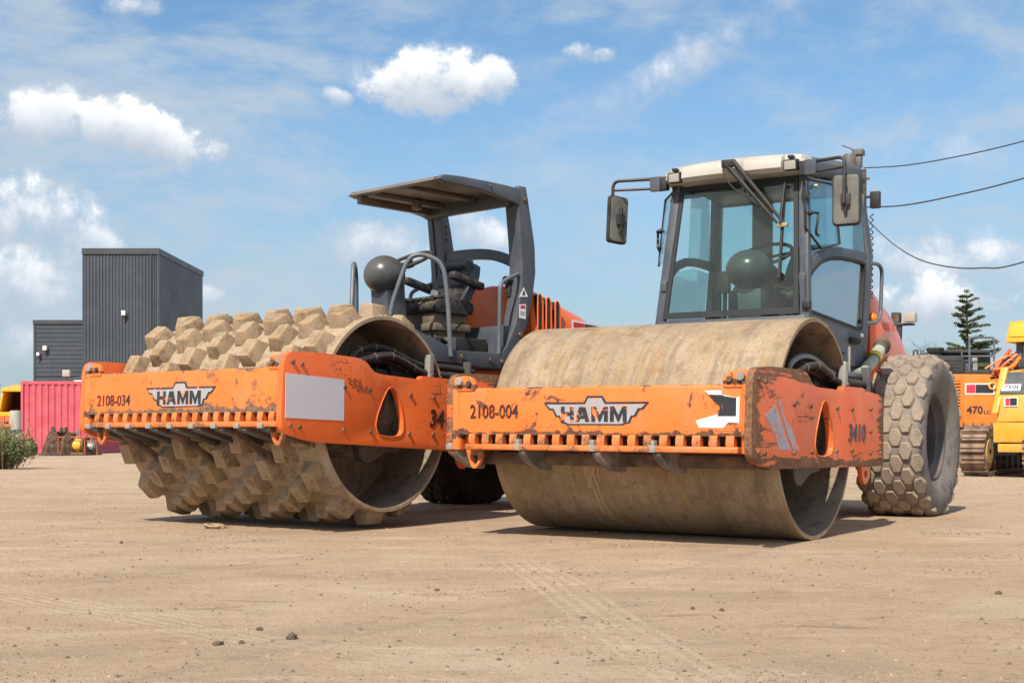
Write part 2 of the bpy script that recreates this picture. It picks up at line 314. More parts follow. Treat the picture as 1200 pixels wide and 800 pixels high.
# ------------------------------------------------------------------ mesh building
class MB:
    def __init__(s): s.v = []; s.f = []
    def add(s, vs, fs):
        o = len(s.v); s.v += [tuple(p) for p in vs]; s.f += [tuple(i+o for i in f) for f in fs]; return s
    def box(s, x0, x1, y0, y1, z0, z1, M=None):
        vs = [Vector(p) for p in ((x0,y0,z0),(x1,y0,z0),(x1,y1,z0),(x0,y1,z0),(x0,y0,z1),(x1,y0,z1),(x1,y1,z1),(x0,y1,z1))]
        if M: vs = [M @ p for p in vs]
        return s.add(vs, [(0,3,2,1),(4,5,6,7),(0,1,5,4),(1,2,6,5),(2,3,7,6),(3,0,4,7)])
    def hexa(s, p):   # eight corners, same order as box
        return s.add(p, [(0,3,2,1),(4,5,6,7),(0,1,5,4),(1,2,6,5),(2,3,7,6),(3,0,4,7)])
    def tube(s, pts, r, n=8, closed=False):
        pts = [Vector(p) for p in pts]; m = len(pts); rs = r if isinstance(r, (list, tuple)) else [r]*m
        T = []
        for i in range(m):
            if closed: t = pts[(i+1) % m]-pts[i-1]
            else: t = pts[min(i+1, m-1)]-pts[max(i-1, 0)]
            T.append(t.normalized())
        a = Vector((0, 0, 1)) if abs(T[0].z) < .9 else Vector((1, 0, 0))
        u = T[0].cross(a).normalized(); vs = []
        for i in range(m):
            u = (u-T[i]*u.dot(T[i])).normalized(); w = T[i].cross(u)
            for k in range(n):
                an = 2*math.pi*k/n; vs.append(pts[i]+(u*math.cos(an)+w*math.sin(an))*rs[i])
        fs = []
        for i in range(m if closed else m-1):
            j = (i+1) % m
            for k in range(n): fs.append((i*n+k, i*n+(k+1) % n, j*n+(k+1) % n, j*n+k))
        if not closed: fs += [tuple(range(n-1, -1, -1)), tuple((m-1)*n+k for k in range(n))]
        return s.add(vs, fs)
    def lathe(s, prof, axis='x', c=(0, 0, 0), n=48, closed=False, a0=0, a1=2*math.pi):
        # prof: (along axis, radius)
        full = abs(a1-a0-2*math.pi) < 1e-6; m = n if full else n+1; vs = []
        for (t, r) in prof:
            for k in range(m):
                an = a0+(a1-a0)*k/n; p, q = r*math.cos(an), r*math.sin(an)
                vs.append({'x': (c[0]+t, c[1]+p, c[2]+q), 'y': (c[0]+q, c[1]+t, c[2]+p), 'z': (c[0]+p, c[1]+q, c[2]+t)}[axis])
        fs = []; L = len(prof)
        for i in range(L if closed else L-1):
            j = (i+1) % L
            for k in range(n if full else n):
                k2 = (k+1) % m if full else k+1
                fs.append((i*m+k, i*m+k2, j*m+k2, j*m+k))
        return s.add(vs, fs)
    def ball(s, c, r, nu=24, nv=14, sc=(1, 1, 1)):
        prof = [(-math.cos(math.pi*i/nv)*1.0, max(1e-4, math.sin(math.pi*i/nv))) for i in range(nv+1)]
        t = MB().lathe(prof, 'z', n=nu)
        return s.add([(c[0]+p[0]*r*sc[0], c[1]+p[1]*r*sc[1], c[2]+p[2]*r*sc[2]) for p in t.v], t.f)
    def prism(s, out, axis, a, b, holes=()):
        bm = bmesh.new(); es = []
        for loop in [out, *holes]:
            vs = [bm.verts.new((p[0], p[1], 0)) for p in loop]
            es += [bm.edges.new((vs[i], vs[(i+1) % len(vs)])) for i in range(len(vs))]
        bmesh.ops.triangle_fill(bm, use_beauty=True, use_dissolve=False, edges=es)
        fs = list(bm.faces)
        r = bmesh.ops.extrude_face_region(bm, geom=fs)
        for g in r['geom']:
            if isinstance(g, bmesh.types.BMVert): g.co.z = 1
        bmesh.ops.recalc_face_normals(bm, faces=bm.faces); bm.verts.index_update()
        def mp(p):
            t = a+(b-a)*p.z
            return {'x': (t, p.x, p.y), 'y': (p.x, t, p.y), 'z': (p.x, p.y, t)}[axis]
        vs = [mp(v.co) for v in bm.verts]; ff = [tuple(v.index for v in f.verts) for f in bm.faces]
        bm.free(); return s.add(vs, ff)
    def xf(s, M):
        s.v = [tuple(M @ Vector(p)) for p in s.v]; return s
    def loft(s, secs, cap=True):
        n = len(secs[0]); vs = [p for q in secs for p in q]; fs = []
        for i in range(len(secs)-1):
            for k in range(n): fs.append((i*n+k, i*n+(k+1) % n, (i+1)*n+(k+1) % n, (i+1)*n+k))
        if cap: fs += [tuple(range(n-1, -1, -1)), tuple((len(secs)-1)*n+k for k in range(n))]
        return s.add(vs, fs)

def mesh(mb, name, m, smooth=False, bevel=0, seg=2, ang=40):
    me = D.meshes.new(name); me.from_pydata(mb.v, [], mb.f)
    bm = bmesh.new(); bm.from_mesh(me)
    bmesh.ops.recalc_face_normals(bm, faces=bm.faces)
    if bevel:
        bmesh.ops.remove_doubles(bm, verts=bm.verts, dist=1e-5)
        es = [e for e in bm.edges if len(e.link_faces) == 2 and e.calc_face_angle(0) > R(ang)]
        try: bmesh.ops.bevel(bm, geom=es, offset=bevel, segments=seg, profile=.6, affect='EDGES', clamp_overlap=True)
        except Exception: pass
        smooth = True
    bm.to_mesh(me); bm.free()
    if m: me.materials.append(MAT[m] if isinstance(m, str) else m)
    if smooth:
        for p in me.polygons: p.use_smooth = True
        try: me.set_sharp_from_angle(angle=R(38))
        except Exception: pass
    return me
def put(name, me, parent=None, M=None, kind=None):
    o = D.objects.new(name, me); COL.objects.link(o)
    if parent: o.parent = parent
    if M is not None: o.matrix_basis = M
    if kind: o['kind'] = kind
    return o
def part(name, mb, m, parent=None, M=None, smooth=False, bevel=0, seg=2, kind=None, label=None):
    o = put(name, mesh(mb, name, m, smooth, bevel, seg), parent, M, kind)
    if label: o['label'] = label
    return o
def thing(name, label, cat, loc=(0, 0, 0), rz=0, group=None, rx=0, ry=0):
    o = D.objects.new(name, None); COL.objects.link(o); o.empty_display_size = .2
    o.location = loc; o.rotation_euler = (rx, ry, rz); o['label'] = label; o['category'] = cat
    if group: o['group'] = group
    return o
def tag(o, label, cat, group=None):
    o['label'] = label; o['category'] = cat
    if group: o['group'] = group
    return o
def T(x, y, z): return Matrix.Translation((x, y, z))
def rounded(pts, r=.05, n=4):
    """round the corners of a polyline path (3d)"""
    P = [Vector(p) for p in pts]; out = [P[0]]
    for i in range(1, len(P)-1):
        a, b, c = P[i-1], P[i], P[i+1]; d1 = min(r, (a-b).length*.45); d2 = min(r, (c-b).length*.45)
        p, q = b+(a-b).normalized()*d1, b+(c-b).normalized()*d2
        for k in range(n+1):
            t = k/n; out.append(p*(1-t)**2+b*2*t*(1-t)+q*t*t)
    return out+[P[-1]]
def rpoly(pts, r=.05, n=4):
    """round the corners of a closed 2d polygon; r may be per corner"""
    P = [Vector((p[0], p[1])) for p in pts]; out = []; L = len(P)
    for i in range(L):
        a, b, c = P[i-1], P[i], P[(i+1) % L]; rr = r[i] if isinstance(r, (list, tuple)) else r
        if rr <= 0: out.append(tuple(b)); continue
        d1 = min(rr, (a-b).length*.45); d2 = min(rr, (c-b).length*.45)
        p, q = b+(a-b).normalized()*d1, b+(c-b).normalized()*d2
        for k in range(n+1):
            t = k/n; out.append(tuple(p*(1-t)**2+b*2*t*(1-t)+q*t*t))
    return out
def smoothpath(pts, n=6):
    """Catmull-Rom"""
    P = [Vector(p) for p in pts]; P = [P[0]*2-P[1]]+P+[P[-1]*2-P[-2]]; out = []
    for i in range(1, len(P)-2):
        a, b, c, d = P[i-1:i+3]
        for k in range(n):
            t = k/n; out.append(.5*((2*b)+(c-a)*t+(2*a-5*b+4*c-d)*t*t+(3*b-a-3*c+d)*t**3))
    return out+[P[-2]]
# lettering: made first, while the scene is still small
TXT = {}
def lettering(s, bold=.0):
    cu = D.curves.new('lettering', 'FONT'); cu.body = s; cu.size = 1; cu.extrude = 0; cu.offset = bold; cu.resolution_u = 3
    o = D.objects.new('lettering', cu); COL.objects.link(o)
    dg = bpy.context.evaluated_depsgraph_get(); me = D.meshes.new_from_object(o.evaluated_get(dg))
    vs = [tuple(v.co) for v in me.vertices]; fs = [tuple(p.vertices) for p in me.polygons]
    D.objects.remove(o); D.curves.remove(cu); D.meshes.remove(me)
    x0 = min(v[0] for v in vs); x1 = max(v[0] for v in vs); y0 = min(v[1] for v in vs); y1 = max(v[1] for v in vs)
    return [((v[0]-x0)/(x1-x0), (v[1]-y0)/(y1-y0), 0) for v in vs], fs
for s, b in (('2108-004', .012), ('2108-034', .012), ('3410', .02), ('VOLVO', .01), ('470', .035), ('LC', .03), ('750J', .03)):
    TXT[s] = lettering(s, b)
def write(s, m, parent, face, u0, u1, v0, v1, off, slant=0):
    """lay lettering on a face: 'y' faces -Y (u = X, v = Z), 'x' faces +X (u = Y, v = Z)"""
    vs, fs = TXT[s]; P = []
    for d in (0, .003):
        for (a, b, _) in vs:
            u = u0+(u1-u0)*a+slant*b; v = v0+(v1-v0)*b
            P.append((u, off-d, v) if face == 'y' else (off+d, u, v))
    n = len(vs); mb = MB().add(P, [tuple(i+n for i in f) for f in fs])
    # rims, so that each letter is a thin raised coat
    cnt = {}
    for f in fs:
        for i in range(len(f)):
            e = (f[i], f[(i+1) % len(f)]); cnt[tuple(sorted(e))] = cnt.get(tuple(sorted(e)), 0)+1
    mb.f += [(a, b, b+n, a+n) for (a, b), c in cnt.items() if c == 1]
    o = put('lettering', None, None); D.objects.remove(o)
    return part('lettering', mb, m, parent)
def plate2d(name, pts, m, parent, face, off, th=.003, r=0):
    p = rpoly(pts, r, 3) if r else pts
    return part(name, MB().prism(p, face, off, off+(th if face == 'x' else -th)), m, parent)

# ------------------------------------------------------------------ ground
def hgt(x, y):
    k = min(1, max(0, (abs(x)+abs(y-9))/6))
    a = mnoise.noise((x*.45, y*.45, 0))*.018+mnoise.noise((x*1.7, y*1.7, 3))*.008+mnoise.noise((x*5, y*5, 7))*.004
    if y > 60: a += mnoise.noise((x*.01, y*.01, 5))*.4
    return (a-.012)*(1 if y < 7.2 or y > 13.5 else .45)
def make_ground():
    ys = [-400, -120, -40, -12, -4, -1, 0]; y = .6
    while y < 40: ys.append(y); y += max(.03, .0095*y)
    while y < 6000: ys.append(y); y *= 1.25
    xs = []; x = 0
    while x < 9: xs.append(x); x += .055
    while x < 30: xs.append(x); x += .4
    while x < 6000: xs.append(x); x *= 1.4
    xs = [-q for q in xs[:0:-1]]+xs
    vs = [(a, b, hgt(a, b) if -1 < b < 45 and abs(a) < 40 else 0) for b in ys for a in xs]; n = len(xs)
    fs = [(j*n+i, j*n+i+1, (j+1)*n+i+1, (j+1)*n+i) for j in range(len(ys)-1) for i in range(n-1)]
    me = D.meshes.new('ground'); me.from_pydata(vs, [], fs); me.materials.append(MAT['ground'])
    for p in me.polygons: p.use_smooth = True
    o = put('ground', me); o['kind'] = 'structure'; o['label'] = 'pale tan packed dirt yard'
make_ground()

# ------------------------------------------------------------------ the two rollers
PLATE = rpoly([(-1.30,.585),(-1.285,1.04),(-1.235,1.115),(-.95,1.133),(-.43,1.130),(-.33,1.105),(-.25,1.04),(-.16,1.028),(.36,1.022),(.385,1.052),(.80,1.052),(.90,1.03),(1.30,1.005),(1.31,.475),(-.94,.503),(-1.20,.545)], [.1,.08,.09,.2,.08,.06,.06,.06,.03,.02,.04,.1,.08,.04,.2,.1], 4)
TEAR = rpoly([(-.07,.925),(-.01,.948),(.055,.90),(.105,.81),(.142,.71),(.145,.615),(.105,.578),(-.04,.565),(-.17,.576),(-.215,.64),(-.195,.72),(-.135,.83)], .03, 3)
PLATE_L = [(y if y > -1.0 else -1.0+(y+1.0)*.72, z) for y, z in PLATE]
BOLTS = [(-1.19,1.045),(-1.09,1.035),(-.60,.905),(-.30,.90),(.23,.895),(.55,.893),(.98,.90),(-1.20,.61),(-1.10,.60),(-.60,.598),(-.27,.598),(.22,.60),(.55,.60),(.98,.575),(1.22,.575),(.98,.735)]
def bolts(mb, pts, x, r=.017, sgn=1, h=.014):
    for (y, z) in pts: mb.lathe([(0, r), (sgn*h, r*.95), (sgn*h, .001)], 'x', (x, y, z), 6)
    return mb
def logo(parent, x0, x1, z0, z1, off):
    """winged badge with HAMM on it, worn"""
    def q(pts): return [(x0+(x1-x0)*a, z0+(z1-z0)*b) for a, b in pts]
    half = [(.5-.075, 1.0), (.5-.105, .80), (0, .80), (.055, .56), (.085, .56), (.12, .33), (.15, .33), (.175, .12), (.20, .12), (.24, .06)]
    outer = half[::-1]; outer = [(a, b) for a, b in half]+[(1-a, b) for a, b in half[::-1]]
    plate2d('badge_border', q(outer), 'dark_print', parent, 'y', off, .002)
    cx, cy = .5, .47
    inner = []
    hi = [(.5-.062, .93), (.5-.092, .73), (.03, .73), (.07, .60), (.10, .60), (.137, .37), (.165, .37), (.19, .16), (.215, .16), (.25, .10)]
    inner = hi+[(1-a, b) for a, b in hi[::-1]]
    plate2d('badge_field', q(inner), 'silver_print', parent, 'y', off-.002, .002)
    mb = MB()
    def bar(pts): mb.prism(q(pts), 'y', off-.004, off-.007)
    b0, b1 = .17, .66
    def H(x, w, s): bar([(x, b0), (x+s, b0), (x+s, b0+.19), (x+w-s, b0+.19), (x+w-s, b0), (x+w, b0), (x+w, b1), (x+w-s, b1), (x+w-s, b0+.31), (x+s, b0+.31), (x+s, b1), (x, b1)])
    def A(x, w, s): mb.prism(q([(x, b0), (x+s, b0), (x+s+.014, b0+.1), (x+w-s-.014, b0+.1), (x+w-s, b0), (x+w, b0), (x+w/2+.028, b1), (x+w/2-.028, b1)]), 'y', off-.004, off-.007, [q([(x+s+.026, b0+.19), (x+w/2, b1-.1), (x+w-s-.026, b0+.19)])])
    def M_(x, w, s): bar([(x, b0), (x+s, b0), (x+s, b1-.2), (x+w/2-.006, b0), (x+w/2+.006, b0), (x+w-s, b1-.2), (x+w-s, b0), (x+w, b0), (x+w, b1), (x+w-s-.002, b1), (x+w/2, b0+.21), (x+s+.002, b1), (x, b1)])
    H(.175, .125, .036); A(.315, .135, .036); M_(.47, .155, .036); M_(.645, .155, .036)
    part('lettering', mb, 'dark_print', parent)

def chips(): pass
_tr = random.Random(3)
def pad_mesh(i):
    j = lambda s: _tr.uniform(-s, s)
    # local: x along drum axis, y along the circumference, z outwards; z = 0 at the shell
    bx, by, tx, ty, h = .090+j(.007), .116+j(.008), .054+j(.007), .080+j(.009), .096+j(.008)
    ox, oy = j(.008), j(.008)
    mb = MB().hexa([(-bx,-by,-.03),(bx,-by,-.03),(bx,by,-.03),(-bx,by,-.03),(ox-tx,oy-ty,h+j(.006)),(ox+tx,oy-ty,h+j(.006)),(ox+tx,oy+ty,h+j(.006)),(ox-tx,oy+ty,h+j(.006))])
    me = mesh(mb, 'pad', 'pad_soil', bevel=.013, seg=2); me.materials.append(MAT['pad_edge'])
    for p in me.polygons:
        if p.area < .0035 and p.center.z > .05: p.material_index = 1
    return me

def hex_block(R0, w, l, h):
    pts = [(0, l), (w, l*.48), (w, -l*.48), (0, -l), (-w, -l*.48), (-w, l*.48)]
    pts = [(w*.45, l), (w, l*.1), (w*.62, -l*.95), (-w*.45, -l), (-w, -l*.1), (-w*.62, l*.95)]
    mb = MB(); vs = []
    for (k, z) in ((1.12, -.04), (1.0, h)):
        for (x, y) in pts: vs.append((x*k, y*k, z-(y*k)**2/(2*R0)))
    n = 6
    mb.add(vs, [tuple(range(n-1, -1, -1)), tuple(range(n, 2*n))]+[(i, (i+1) % n, n+(i+1) % n, n+i) for i in range(n)])
    return mesh(mb, 'tread_block', 'tread_dusty', bevel=.006, seg=1)

def wheel(root, RX, x, y, cz, R0, sgn, full, side='tyre_side', tread='tyre_dusty'):
    """x = centre of the tyre across; sgn = which way its outer face looks"""
    w = part('wheel', MB().lathe([(-.12, .10), (-.12, .335), (-.02, .345), (-.02, .10)], 'x', n=32, closed=True), 'rim_paint', root, RX @ T(x, y, cz) @ (Matrix.Rotation(math.pi, 4, 'Z') if sgn < 0 else Matrix()), smooth=True)
    hw = .30
    prof = [(-.20,.365),(-.25,.42),(-.292,.52),(-.292,.62),(-.265,.675),(-.225,.698),(-.12,.714),(0,.718),(.12,.714),(.225,.698),(.265,.675),(.292,.62),(.292,.52),(.25,.42),(.20,.365)]
    k = R0/.72
    prof = [(a, b if b < .4 else .4+(b-.4)*(R0-.4)/(.318)) for a, b in prof]
    mb = MB().lathe(prof, 'x', n=72)
    # flatten where it stands on the ground
    vs = []
    for (a, p, q) in mb.v:
        if q < -(cz-.004): q = -(cz-.004)
        vs.append((a, p, q))
    mb.v = vs
    ty = mesh(mb, 'tyre', side, smooth=True); ty.materials.append(MAT[tread])
    for pl in ty.polygons:
        if math.hypot(pl.center[1], pl.center[2]) > R0*.93: pl.material_index = 1
    put('tyre', ty, w)
    part('rim', MB().lathe([(.17,.362),(.215,.372),(.225,.36),(.20,.345),(.165,.335),(.15,.315),(.05,.305),(-.02,.30)], 'x', n=48), 'rim_paint', w, smooth=True)
    part('rim', MB().lathe([(-.17,.362),(-.215,.372),(-.225,.36),(-.2,.345),(-.12,.33)], 'x', n=48), 'rim_paint', w, smooth=True)
    part('hub', MB().lathe([(-.1,.19),(.06,.185),(.075,.17),(.08,.001)], 'x', n=28), 'rim_paint', w, smooth=True, bevel=.01)
    hb = MB()
    for i in range(10):
        a = 2*math.pi*i/10; hb.lathe([(0,.018),(.03,.016),(.03,.001)], 'x', (-.02, .245*math.cos(a), .245*math.sin(a)), 6)
    part('wheel_nuts', hb, 'dark_steel', w, kind='stuff')
    rows = 20; cols = [(-.246,.9),(-.165,1),(-.0825,1),(0,1),(.0825,1),(.165,1),(.246,.9)]
    def place(c, r):
        xx, s = cols[c]; an = 2*math.pi*(r+.5*(c % 2))/rows
        rad = R0-.004-(.034 if abs(xx) > .2 else 0)
        M = Matrix.Rotation(an, 4, 'X') @ T(xx, 0, rad) @ Matrix.Rotation(R(24)*(1 if xx > .2 else -1 if xx < -.2 else 0), 4, 'Y')
        return M, (M @ Vector((0, 0, .02))).z
    if full:
        hm = [hex_block(R0, .054, .075, .020), hex_block(R0, .052, .072, .021), hex_block(R0, .055, .074, .017)]
        for c in range(7):
            for r in range(rows):
                M, z = place(c, r)
                if z < -(cz-.02): continue
                put('tread_block', hm[(c*5+r*3) % 3], w, M)
    else:
        me = hex_block(R0, .054, .074, .024); vv = [v.co.copy() for v in me.vertices]; ff = [tuple(p.vertices) for p in me.polygons]
        mb = MB()
        for c in range(7):
            for r in range(rows):
                M, z = place(c, r)
                if z < -(cz-.02): continue
                mb.add([M @ v for v in vv], ff)
        part('tread_blocks', mb, tread, w, kind='stuff')
    return w

def roller(root, kind, FX, RX, Rd, cz):
    pad = kind == 'pad'
    # ---- front frame
    for sx in (1, -1):
        a, b = (1.088, 1.135) if sx > 0 else (-1.135, -1.088)
        m = 'orange_plate' if pad else 'orange_worn_plate'
        sp = part('side_plate', MB().prism(PLATE if sx > 0 else [p for i, p in enumerate(PLATE_L)], 'x', a, b, [TEAR]), m, root, FX, bevel=.011)
        if sx > 0 and not pad: sp['label'] = 'side plate with paint scraped down to brown rust'
        face = 1.1345 if sx > 0 else -1.1345
        part('bolts', bolts(MB(), BOLTS if sx > 0 else [(y if y > -1.0 else y+.06, z) for y, z in BOLTS], face, sgn=sx), 'rusty_steel', sp, kind='stuff')
        # rim of the drop-shaped opening and the box section behind the plate
        if sx > 0:
            ring = [(1.137, p[0], p[1]) for p in TEAR]
            part('opening_rim', MB().tube(ring, .0045, 6, closed=True), 'orange_comb' if not pad else 'orange_plate', sp, smooth=True)
            write('3410', 'stencil_blue' if not pad else 'stencil_ink', sp, 'x', .475 if not pad else .50, .86 if not pad else .90, .66, .79 if not pad else .80, 1.1365, .015)
            if pad:
                plate2d('blank_label', [(-1.255, .66), (-.60, .665), (-.605, .96), (-1.26, .965)], 'blank_label', sp, 'x', 1.1352, .003)
                for n_, (yy, zz) in enumerate(((-.565, .965), (-.555, .935), (-.475, .915), (-.455, .895))):
                    part('scrawl', MB().tube(smoothpath([(1.1365, yy+.026*i, zz+.012*math.sin(i*2.3+n_)) for i in range(7)], 4), .0025, 4), 'stencil_ink', sp)
            else:
                plate2d('sticker_remnant', [(-1.09,.83),(-.98,.87),(-.92,.90),(-.87,.845),(-.80,.775),(-.72,.68),(-.64,.615),(-.86,.625),(-.92,.70),(-1.0,.77)], 'grey_sticker', sp, 'x', 1.1352, .002)
                plate2d('sticker_remnant', [(-.90,.94),(-.84,.93),(-.75,.80),(-.65,.755),(-.50,.615),(-.61,.617),(-.70,.70),(-.80,.82)], 'grey_sticker', sp, 'x', 1.1358, .002)
        part('plate_stiffener', MB().box(sx*1.02-.065, sx*1.02+.065, -1.02, -.80, .60, .99), 'orange_plate', sp, bevel=.02)
        # mounting ear at the top front corner of the plate, with bolts
        part('mounting_ear', MB().prism(rpoly([(sx*1.085, 1.0), (sx*1.085, 1.095), (sx*.985, 1.105), (sx*.925, 1.085), (sx*.90, 1.0)], .03, 3), 'y', -1.20, -1.165), 'orange_front', sp, bevel=.006)
        part('ear_bolt', MB().lathe([(-1.225, .001), (-1.225, .026), (-1.20, .028)], 'y', (sx*1.03, 0, 1.065), 8), 'galvanised', sp)
        part('ear_bolt', MB().lathe([(-1.218, .001), (-1.218, .018), (-1.20, .02)], 'y', (sx*.955, 0, 1.05), 8), 'rusty_steel', sp)
        # flange that rounds the end of the beam into the plate
        part('corner_flange', MB().prism(rpoly([(sx*1.09, -1.285 if sx > 0 else -1.215), (sx*1.09, -1.02), (sx*1.03, -1.02), (sx*1.03, -1.19), (sx*1.055, -1.26 if sx > 0 else -1.21)], [.02, 0, 0, .03, .03], 3), 'z', .60, 1.035), 'orange_front', sp, bevel=.008)
        out = rpoly([(sx*1.06,.70),(sx*.88,.70),(sx*.895,.53),(sx*.945,.465),(sx*.985,.475)], .03, 4)
        hole = rpoly([(sx*.985,.565),(sx*.925,.56),(sx*.93,.51),(sx*.955,.492),(sx*.975,.515)], .018, 3)
        if pad or sx < 0: part('tow_eye', MB().prism(out, 'y', -1.135, -1.10, [hole]), 'orange_comb', root, FX, bevel=.008)
        out = rpoly([(1.0, .50), (1.26, .50), (1.22, .38), (1.12, .33), (1.05, .38)], .035, 4)
        part('tow_eye', MB().prism(out, 'x', sx*1.04-.017, sx*1.04+.017, [rpoly([(1.09, .44), (1.17, .44), (1.15, .39), (1.10, .39)], .02, 3)]), 'orange_plate', root, FX, bevel=.008)
    fb = part('front_beam', MB().prism(rpoly([(-1.20, .70), (-1.19, 1.02), (-1.0, 1.015), (-1.0, .70)], [.008,.02,.02,.02], 3), 'x', -1.085, 1.085), 'orange_front_scraped' if pad else 'orange_front', root, FX, bevel=.006)
    part('rear_beam', MB().box(-1.085, 1.085, 1.12, 1.28, .52, 1.0), 'orange_plate', root, FX, bevel=.015)
    # comb along the lower edge: tabs over a lip
    nt = 18; tm = mesh(MB().prism(rpoly([(-1.2035, .708), (-1.190, .71), (-1.16, .70), (-1.16, .63), (-1.206, .63), (-1.213, .66)], .012, 3), 'x', -.0265, .0265), 'comb_tab', 'orange_comb', bevel=.006, seg=1)
    tabs_x = [-.927+i*.111 for i in range(nt)]
    for xx in tabs_x: put('comb_tab', tm, root, FX @ T(xx, 0, 0))
    part('comb_lip', MB().prism(rpoly([(-1.212, .600), (-1.212, .640), (-1.06, .636), (-1.06, .600)], .01, 2), 'x', -.98, 1.01), 'orange_comb', root, FX, bevel=.005)
    part('comb_back', MB().box(-1.08, 1.08, -1.085, -1.062, .640, .699), 'rusty_steel', root, FX)
    if pad:
        # steel scraper tines that reach between the rows of pads
        for i in range(9):
            xx = -.99+i*.235
            t = part('scraper_arm', MB().hexa([(xx-.05,-1.19,.575),(xx+.045,-1.19,.575),(xx+.10,-.80,.475),(xx+.03,-.80,.475),(xx-.05,-1.19,.605),(xx+.045,-1.19,.605),(xx+.10,-.80,.525),(xx+.03,-.80,.525)]), 'dark_steel', root, FX, bevel=.006)
            part('scraper_bolt', MB().box(xx-.045, xx+.005, -1.235, -1.18, .59, .625), 'galvanised', t, bevel=.005)
        for xx in (-.80, -.20, .45):
            part('scraper_strut', MB().hexa([(xx-.03,-1.10,.56),(xx+.03,-1.10,.56),(xx+.20,-.80,.34),(xx+.15,-.80,.34),(xx-.03,-1.07,.60),(xx+.03,-1.07,.60),(xx+.20,-.77,.38),(xx+.15,-.77,.38)]), 'rusty_steel', root, FX, bevel=.006)
    else:
        part('scraper_bar', MB().prism([(-1.02, .50), (-1.02, .574), (-.77, .574), (-.742, .49)], 'x', -1.03, 1.03), 'rusty_steel', root, FX, bevel=.008)
        for xx in (-.82, -.27, .30, .73):
            c = part('scraper_clamp', MB().prism(rpoly([(-1.235, .60), (-1.205, .545), (-1.08, .475), (-.96, .46), (-.95, .57), (-1.08, .60)], [.03, .03, .02, .02, 0, 0], 3), 'x', xx, xx+.06), 'clamp_steel', root, FX @ T(xx, 0, 0) @ Matrix.Rotation(R(-14), 4, 'Z') @ T(-xx, 0, 0), bevel=.01)
            part('clamp_bolt', MB().box(xx-.025, xx+.035, -1.25, -1.20, .60, .645).box(xx-.015, xx+.025, -1.245, -1.205, .645, .675), 'galvanised', c, bevel=.005)
    # lettering on the beam
    y0 = -1.2025
    slope = lambda z: -1.1975-.0
    if pad:
        logo(fb, -.37, .39, .735, .935, -1.1985); write('2108-034', 'stencil_ink', fb, 'y', -.94, -.55, .765, .85, -1.1985)
    else:
        logo(fb, -.36, .413, .757, .957, -1.1985); write('2108-004', 'stencil_ink', fb, 'y', -.947, -.559, .812, .906, -1.1985)
        plate2d('torn_sticker', [(.79,.982),(.904,.982),(.904,.956),(.999,.936),(1.002,.94),(1.019,.945),(1.016,.784),(.945,.79),(.917,.754),(.753,.756),(.732,.799),(.829,.824),(.879,.838),(.892,.884),(.816,.959)], 'white_paint', fb, 'y', -1.199, .002)
        plate2d('torn_sticker', [(.816,.957),(.904,.954),(.925,.946),(.998,.935),(.996,.826),(.875,.826),(.881,.84),(.893,.884)], 'dark_print', fb, 'y', -1.2012, .002)
        lp = [(.93+.0, -1.16, .99), (.94, -1.15, 1.05), (.98, -1.14, 1.085), (1.02, -1.13, 1.10), (1.04, -1.12, 1.07)]
        part('lifting_eye', MB().tube(smoothpath(lp), .013, 7), 'orange_plate', fb, smooth=True)
    # ---- drum
    prof = [(-1.07,Rd),(1.07,Rd),(1.07,Rd-.028),(.45,Rd-.03),(-.45,Rd-.03),(-1.07,Rd-.028)]
    n = 120
    o_ = MB().lathe([(-1.07, Rd-.03), (-1.07, Rd-.004), (-1.064, Rd), (-.5, Rd), (0, Rd), (.5, Rd), (1.064, Rd), (1.07, Rd-.004), (1.07, Rd-.03)], 'x', n=n)
    dm = mesh(o_, 'drum', 'pad_gap_soil' if pad else 'drum_skin', smooth=True)
    dr = put('drum', dm, root, T(0, 0, cz))
    inn = part('drum_lining', MB().lathe([(1.07, Rd-.0299), (.55, Rd-.045), (.55, .05)], 'x', n=n).lathe([(-1.07, Rd-.0299), (-.55, Rd-.045), (-.55, .05)], 'x', n=n), 'drum_inside', dr, smooth=True)
    for sx in (1, -1):
        part('drum_hub', MB().lathe([(sx*.55,.34),(sx*.74,.33),(sx*.78,.30),(sx*.80,.20),(sx*1.0,.19),(sx*1.0,.001)], 'x', n=36), 'drum_inside', dr, smooth=True, bevel=.01)
        part('drive_bracket', MB().prism(rpoly([(-.30,-.05),(-.22,-.36),(-.12,-.40),(.10,-.31),(.30,-.30),(.34,-.05),(.25,.28),(-.25,.28)], .05, 3), 'x', sx*.93, sx*1.0), 'dark_steel', root, FX @ T(0, 0, .76), bevel=.012)
        g2 = MB()
        for k in range(4):
            a = k*math.pi/2+.7; g2.lathe([(sx*.86,.06),(sx*.95,.055),(sx*.95,.001)], 'x', (0, .24*math.cos(a), .24*math.sin(a)), 14)
        part('rubber_buffers', g2, 'black_rubber', dr, smooth=True, kind='stuff')
